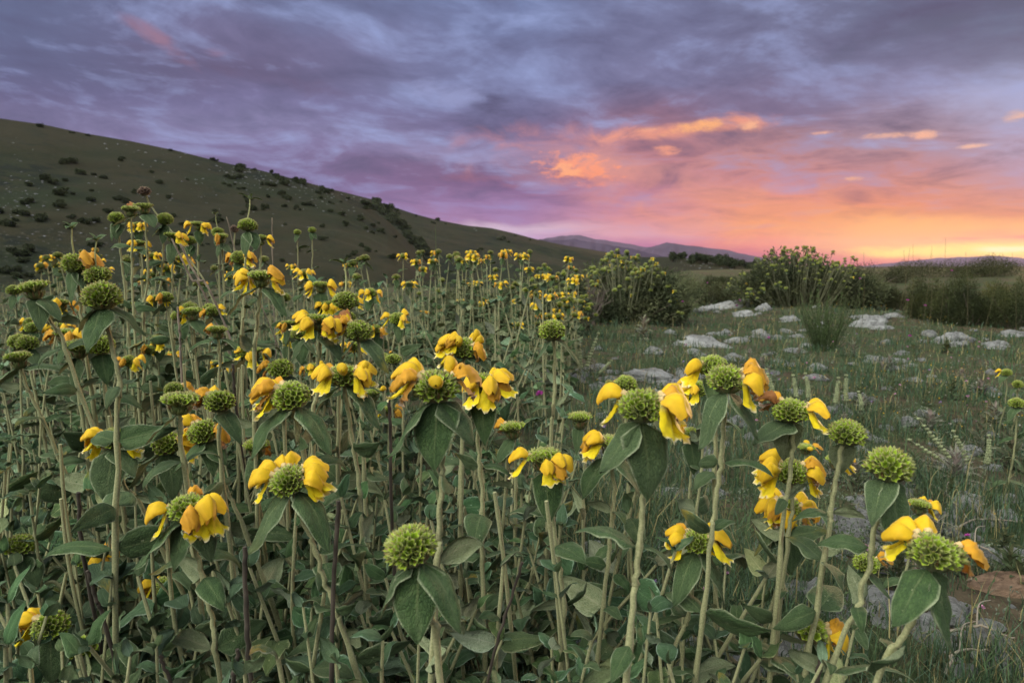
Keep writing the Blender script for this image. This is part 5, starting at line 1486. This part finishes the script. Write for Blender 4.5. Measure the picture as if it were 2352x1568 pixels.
for px, py, d, lab in [(1568, 693, 9.5, "magenta thistle left of the long pale rock hump"), (1625, 650, 12, "magenta thistle between the two tall bushes"), (1692, 702, 10.5, "magenta thistle before the long pale rock hump"), (1765, 776, 7.6, "magenta thistle above the rounded pale rock"), (1975, 640, 11, "magenta thistle beside the grey green bush"), (2125, 702, 8.6, "magenta thistle before the dark shrub row"), (2186, 622, 10, "pair thistle at the shrub row top"), (2090, 772, 7, "magenta thistle by the long pale rock"), (1240, 905, 3.2, "magenta thistle at the thicket edge"), (2222, 1230, 1.9, "magenta flower right of the widest head"), (2085, 690, 9, "magenta thistle left of the shrub row"), (1700, 690, 11, "magenta thistle on top of the hump")]:
    wild(px, py, d, MAG[0], lab, "thistle", "magenta thistles", 1.0 if d > 3 else .4)
for k in range(46):
    px, py = wr.uniform(1330, 2350), wr.uniform(760, 1000) if k < 34 else wr.uniform(1000, 1400)
    p, d = G(px, py + 30 * 4.0 / max(1.5, 4.0))
    wild(px, py - 4, d, wr.choice(PNK), "tiny pink or lilac flower in the meadow grass", "wild flower", "tiny pink meadow flowers", wr.uniform(.6, 1.0))

# thin stalks standing against the bright horizon
for k, (px, py, qx, qy) in enumerate([(2165, 640, 2172, 545), (2122, 650, 2138, 580), (2096, 655, 2097, 560), (2085, 655, 2076, 575), (2060, 655, 2090, 570), (2230, 640, 2218, 578), (2142, 650, 2140, 566), (2345, 640, 2325, 580), (1985, 650, 1984, 578), (2265, 640, 2300, 590), (985, 600, 1000, 520), (1095, 640, 1110, 575)]):
    d = 8.6 if px > 1500 else 3.4
    p0 = P(px, py, d); p0 = Vector((p0.x, p0.y, gz(p0.x, p0.y))); p1 = P(qx, qy, d)
    mb = MB(); c = catmull([Vector((0, 0, 0)), (p1 - p0) * .55 + Vector((.02, 0, 0)), p1 - p0], 6)
    tube(mb, c, np.linspace(.0030, .0014, len(c)) * (1 if px > 1500 else .6), 4, (.10, .09, .05) if px > 1500 else (.07, .11, .04))
    if False: 
        v, f, cl = leaf_faces(np.repeat(c[-1][None], 12, 0), np.random.default_rng(k).normal(0, .4, (12, 3)) + [0, 0, 1], .05, .012, np.tile([.12, .08, .05], (12, 1)), np.random.default_rng(k)); mb.add(v, f, cl)
    tag(link("grass_stalk", mb.mesh("grass_stalk", [M_GRASS]), None, p0), "single thin tall grass stalk standing above the shrubs against the sky" if px > 1500 else "single green grass stalk standing above the far flowers", "grass stalk", "tall thin grass stalks")

# dry twigs lying at lower right
for k, (a_, b_, lab) in enumerate([((2180, 1232), (2345, 1222), "thin dry twig lying level below the silver tuft"), ((2190, 1255), (2290, 1300), "forked dry twig by the reddish rock"), ((2060, 1330), (2130, 1345), "short bleached twig under the widest head"), ((2140, 1470), (2330, 1500), "long bleached twig in front of the long grey stone"), ((2140, 1120), (2225, 1215), "curved grey twig left of the dark spotted stone"), ((2170, 1560), (2290, 1530), "dry twig at the bottom edge, right")]):
    p0, d0 = G(*a_); p1, d1 = G(*b_); up = Vector((0, 0, .02))
    mid_ = (p0 + p1) / 2 + Vector((wr.uniform(-.02, .02), wr.uniform(-.02, .02), .03))
    mb = MB(); c = catmull([Vector((0, 0, 0)), mid_ - p0, p1 + up - p0], 8); c[1:] += np.random.default_rng(k).normal(0, .002, (len(c) - 1, 3))
    tube(mb, c, np.linspace(.004, .0018, len(c)), 6, (.19, .165, .14))
    tube(mb, catmull([c[8], c[8] + np.array([.03, .04, .03]), c[8] + np.array([.07, .06, .03])], 4), np.linspace(.0022, .001, 9), 5, (.19, .165, .14))
    tag(link("dry_twig", mb.mesh("dry_twig", [M_DRY]), None, p0 + Vector((0, 0, .012))), lab, "twig", "dry twigs on the ground")

# ------------------------------------------------------------------ grass, herbs, specks of flowers (uncountable)
def scatter_plan(n, rg, rmin, rmax, pw, amax=1.1):
    u = rg.uniform(0, 1, n); r = (rmin ** (1 - pw) + u * (rmax ** (1 - pw) - rmin ** (1 - pw))) ** (1 / (1 - pw))
    a = rg.uniform(-amax, amax, n)
    x, y = r * np.sin(a), r * np.cos(a)
    keep = np.ones(n, bool)
    for (rx, ry, ra, rb) in ROCK_SPOTS: keep &= (((x - rx) / (ra * .92)) ** 2 + ((y - ry) / (rb * .95)) ** 2) > 1
    return x[keep], y[keep], r[keep]
def patch_mask(x, y):
    right = np.where(y < 1.15, 0.36 + 0.12 * y, np.where(y < 2.6, 0.02 + 0.05 * y, .10 * (y - 2.6) + .15))
    return (x < right) & (y < 8)
rg = np.random.default_rng(91)
x, y, r = scatter_plan(330000, rg, .6, 46, 1.34)
tus = fbm(x * 2.6 + 4, y * 2.6, 61, 3); keep = rg.uniform(0, 1, len(x)) < np.clip((tus - .30) * 3.0, .10, 1) * np.where(patch_mask(x, y), .45, 1)
x, y, r, tus = x[keep], y[keep], r[keep], tus[keep]; n = len(x)
h = rg.uniform(.04, .11, n) * (.5 + tus * 1.0); tl = rg.uniform(0, 1, n) < .035; h *= np.where(tl, 2.0, 1)
w = .0012 * np.maximum(1, r / 2.2) ** .75 * rg.uniform(.7, 1.4, n)
a = rg.uniform(0, 6.28, n); ln = rg.uniform(.15, .8, n) * h
base = np.stack([x, y, gz_np(x, y) - .004], 1)
dr = np.stack([np.cos(a), np.sin(a), 0 * a], 1); sd = np.stack([-np.sin(a), np.cos(a), 0 * a], 1)
z1 = np.array([0, 0, 1.0])
p1 = base + dr * (ln * .3)[:, None] + z1 * (h * .6)[:, None]; p2 = base + dr * ln[:, None] + z1 * (h * .95)[:, None]
V = np.stack([base - sd * w[:, None], base + sd * w[:, None], p1 + sd * (w * .8)[:, None], p1 - sd * (w * .8)[:, None], p2], 1).reshape(-1, 3)
i0 = np.arange(n) * 5
pick = np.where(tl, rg.uniform(0, .3, n), rg.uniform(0, 1, n))
C = np.where(pick[:, None] < .13, np.array([.20, .18, .09]), np.where(pick[:, None] < .45, np.array([.050, .084, .038]), np.where(pick[:, None] < .75, np.array([.036, .072, .040]), np.array([.066, .110, .074]))))
C = C * rg.uniform(.7, 1.3, (n, 1)) * (.8 + .5 * fbm(x * .5, y * .5, 71, 3))[:, None]
mb = MB(); mb.add(V, np.stack([i0, i0 + 1, i0 + 2, i0 + 3], 1), np.repeat(C, 5, 0))
mb.f.append(np.stack([i0 + 3, i0 + 2, i0 + 4], 1)); mb.m.append(np.zeros(n, np.int32))
stuff("grass", mb.mesh("grass", [M_GRASS], False))

x, y, r = scatter_plan(280000, rg, .7, 24, 1.4)
tus = fbm(x * 1.9 + 9, y * 1.9, 81, 3); keep = rg.uniform(0, 1, len(x)) < np.clip((tus - .30) * 3.4, .12, 1) * np.where(patch_mask(x, y), .5, 1)
x, y, r, tus = x[keep], y[keep], r[keep], tus[keep]; n = len(x)
zz = gz_np(x, y) + rg.uniform(0, .055, n) * (.4 + tus)
sz = rg.uniform(.007, .015, n) * np.maximum(1, r / 3) ** .6
sp_n = fbm(x * 1.1, y * 1.1 + 40, 83, 3)[:, None]
C = np.where(sp_n < .46, np.array([.040, .076, .038]), np.where(sp_n < .56, np.array([.125, .15, .115]), np.array([.056, .086, .040]))) * rg.uniform(.65, 1.35, (n, 1))
v, f, c = leaf_faces(np.stack([x, y, zz], 1), rg.normal(0, 1, (n, 3)) + [0, 0, .6], sz, sz * .5, C, rg)
mb = MB(); mb.add(v, f, c); stuff("meadow_herbs_foliage", mb.mesh("meadow_herbs", [M_FOL], False))

x, y, r = scatter_plan(4200, rg, 2.4, 16, 1.1, .75)
k = (x > .1 * y) & (fbm(x * .8, y * .8, 95, 3) > .47); x, y, r = x[k], y[k], r[k]; n = len(x)
pos = np.stack([x, y, gz_np(x, y) + rg.uniform(.03, .15, n)], 1)
pk = rg.uniform(0, 1, n)[:, None]; C = np.where(pk < .62, np.array([.62, .40, .02]), np.where(pk < .9, np.array([.50, .50, .46]), np.array([.42, .20, .38])))
mb = MB()
for q in range(4):
    v, f, c = leaf_faces(pos, rg.normal(0, 1, (n, 3)) + [0, 0, .8], .0048 * np.maximum(1, r / 5) ** .6, .0040 * np.maximum(1, r / 5) ** .6, C, rg); mb.add(v, f, c)
stuff("wildflower_foliage", mb.mesh("wildflower_specks", [M_PETAL], False))

# ------------------------------------------------------------------ shrubs, trees and rocks on the hills
def on_hill(px, py):
    a_, t_ = azel(px, py); rs = np.linspace(62, 1400, 1600)
    hh = terr(np.full_like(rs, a_), rs); s_ = CAM_H + rs * t_
    k = np.nonzero(hh >= s_)[0]
    if len(k) == 0: return None
    r_ = rs[k[0]]; return Vector((r_ * math.sin(a_), r_ * math.cos(a_), hh[k[0]])), r_
def hill_shrub_mesh(seed, tall=1.0, trunk=False):
    rg = np.random.default_rng(seed)
    lobes = [(rg.uniform(-.32, .32), rg.uniform(-.25, .25), rg.uniform(.20, .40) * tall, rg.uniform(.14, .26), rg.uniform(.14, .24), rg.uniform(.15, .24) * tall) for _ in range(7)]
    pt, dd = blob_points(620, rg, lobes); pt[:, 2] = np.maximum(pt[:, 2], .0)
    cl = vnoise(pt[:, 0] * 6 + seed, pt[:, 2] * 6, seed)[:, None]
    C = (np.array([.018, .027, .013]) * (1 - cl) + np.array([.040, .052, .024]) * cl) * rg.uniform(.7, 1.3, (620, 1))
    v, f, c = leaf_faces(pt, dd + rg.normal(0, .5, dd.shape), .13, .10, C, rg)
    mb = MB(); mb.add(v, f, c)
    return mb
HS = [hill_shrub_mesh(600 + k, rr.uniform(.7, 1.2)).mesh("hill_shrub", [M_FOL], False) for k in range(7)]
hs_r = random.Random(31); spots = []
def cl(cx, cy_, sx, sy, n, lo, hi, slant=0.0):
    for _ in range(n):
        if spots and _ and hs_r.random() < .62: q = spots[-1]; spots.append((q[0] + hs_r.gauss(0, 9), q[1] + hs_r.gauss(0, 3.5), hs_r.uniform(lo, hi) * .8)); continue
        ux = hs_r.gauss(0, 1); spots.append((cx + ux * sx, cy_ + hs_r.gauss(0, 1) * sy + slant * ux * sx, hs_r.uniform(lo, hi) * .82 * (1 if hs_r.random() < .8 else 1.6)))
cl(650, 410, 62, 22, 34, 11, 24, .28); cl(700, 440, 70, 22, 18, 10, 22, .2); cl(560, 400, 50, 18, 14, 10, 20); cl(480, 440, 90, 40, 18, 9, 18); cl(120, 520, 90, 45, 24, 12, 26)
cl(330, 540, 120, 45, 26, 10, 22); cl(60, 600, 60, 20, 18, 14, 32); cl(790, 500, 50, 28, 16, 9, 18); cl(60, 430, 50, 40, 9, 10, 22); cl(200, 400, 120, 40, 9, 8, 16); cl(880, 560, 30, 25, 10, 9, 18)
for k in range(60):
    t_ = k / 59; spots.append((858 + 128 * t_ + hs_r.gauss(0, 5), 466 + 128 * t_ ** 1.15 + hs_r.gauss(0, 6), hs_r.uniform(13, 28)))
cl(250, 470, 110, 40, 22, 9, 18, .2); cl(450, 520, 110, 40, 26, 8, 18, .2); cl(690, 530, 80, 40, 20, 8, 16); cl(20, 520, 40, 60, 12, 12, 26); cl(820, 470, 50, 30, 8, 8, 14); cl(590, 470, 80, 30, 16, 9, 20); cl(1070, 512, 40, 6, 6, 8, 16); cl(1200, 552, 60, 8, 7, 7, 14); cl(1060, 570, 60, 16, 10, 7, 14)
for k in range(14):
    px = hs_r.uniform(0, 1250); q = np.interp(px, [0, 200, 400, 600, 750, 950, 1130, 1230], [272, 308, 345, 391, 432, 492, 524, 550]); spots.append((px, q + 4, hs_r.uniform(6, 13)))
for (px, py, s_) in spots:
    h_ = on_hill(px, py)
    if not h_ or h_[1] < 100: continue
    p, r_ = h_; s_ = s_ / F0 * r_
    o = link("hillside_shrub", hs_r.choice(HS), None, p - Vector((0, 0, s_ * .06)), (0, 0, hs_r.uniform(0, 6.28)), s_ * 1.02)
    tag(o, "dark rounded shrub dotted on the grassy hillside" if px < 850 else "dark shrub in the gully line or ridge of the farther slope", "shrub", "shrubs on the hill")
# trees on the low ridge in the gap
TR = []
for k in range(3):
    mb = hill_shrub_mesh(700 + k, 1.3); mt = MB(); tube(mt, [(0, 0, -.02), (0, .01, .2), (.01, 0, .35)], [.03, .022, .012], 6, (.08, .065, .05)); TR.append((mb.mesh("tree_crown", [M_FOL], False), mt.mesh("tree_trunk", [M_WOOD])))
for k in range(26):
    px = hs_r.uniform(1540, 1742); py = np.interp(px, [1430, 1500, 1560, 1620, 1680, 1740], [602, 597, 596, 602, 610, 618]) + abs(hs_r.gauss(0, 5)); h_ = on_hill(px, py)
    if not h_: continue
    p, r_ = h_; s_ = hs_r.uniform(14, 26) / F0 * r_
    a_ = thing("ridge_tree", p - Vector((0, 0, s_ * .05)), "small dark tree on the low ridge seen in the gap between the bushes", "tree", "trees on the low ridge", hs_r.uniform(0, 6), s_ * 1.2)
    tt = TR[k % 3]; link("crown", tt[0], a_, (0, 0, .12)); link("trunk", tt[1], a_)
for k, px in enumerate([2145, 2160, 2176, 2130]):
    a_, t_ = azel(px, 624); r_ = 420.0; p = Vector((r_ * math.sin(a_), r_ * math.cos(a_), float(terr(np.array([a_]), np.array([r_]))[0])))
    q = thing("ridge_tree", p, "tiny tree on the plain at the horizon, behind the dark shrub row", "tree", "trees on the plain", k, 2.6)
    link("crown", TR[k % 3][0], q, (0, 0, .12)); link("trunk", TR[k % 3][1], q)
# pale rocks scattered over the slope
rg = np.random.default_rng(99); mb = MB(); rb = [rock_mb(800 + k, 7, 9) for k in range(3)]
for (cx, cy_, sx, sy, n) in [(630, 405, 90, 24, 170), (50, 440, 40, 45, 60), (1070, 505, 40, 9, 60), (480, 420, 120, 40, 70), (200, 500, 130, 60, 60), (330, 580, 120, 30, 40), (760, 450, 60, 30, 60), (1640, 612, 50, 8, 60), (400, 360, 120, 10, 30)]:
    for k in range(n):
        ux = rg.normal(0, 1); h_ = on_hill(cx + ux * sx, cy_ + rg.normal(0, 1) * sy + .2 * ux * sx)
        if not h_: continue
        p, r_ = h_; s_ = rg.uniform(.7, 3.4) / F0 * r_
        mb.addm(rb[k % 3], Matrix.Translation(p) @ Matrix.Rotation(rg.uniform(0, 6), 4, 'Z') @ Matrix.Diagonal((s_ * 1.5, s_, s_ * .45, 1)), (.42, .42, .45))
stuff("hillside_rubble", mb.mesh("hillside_rubble", [M_ROCK]))
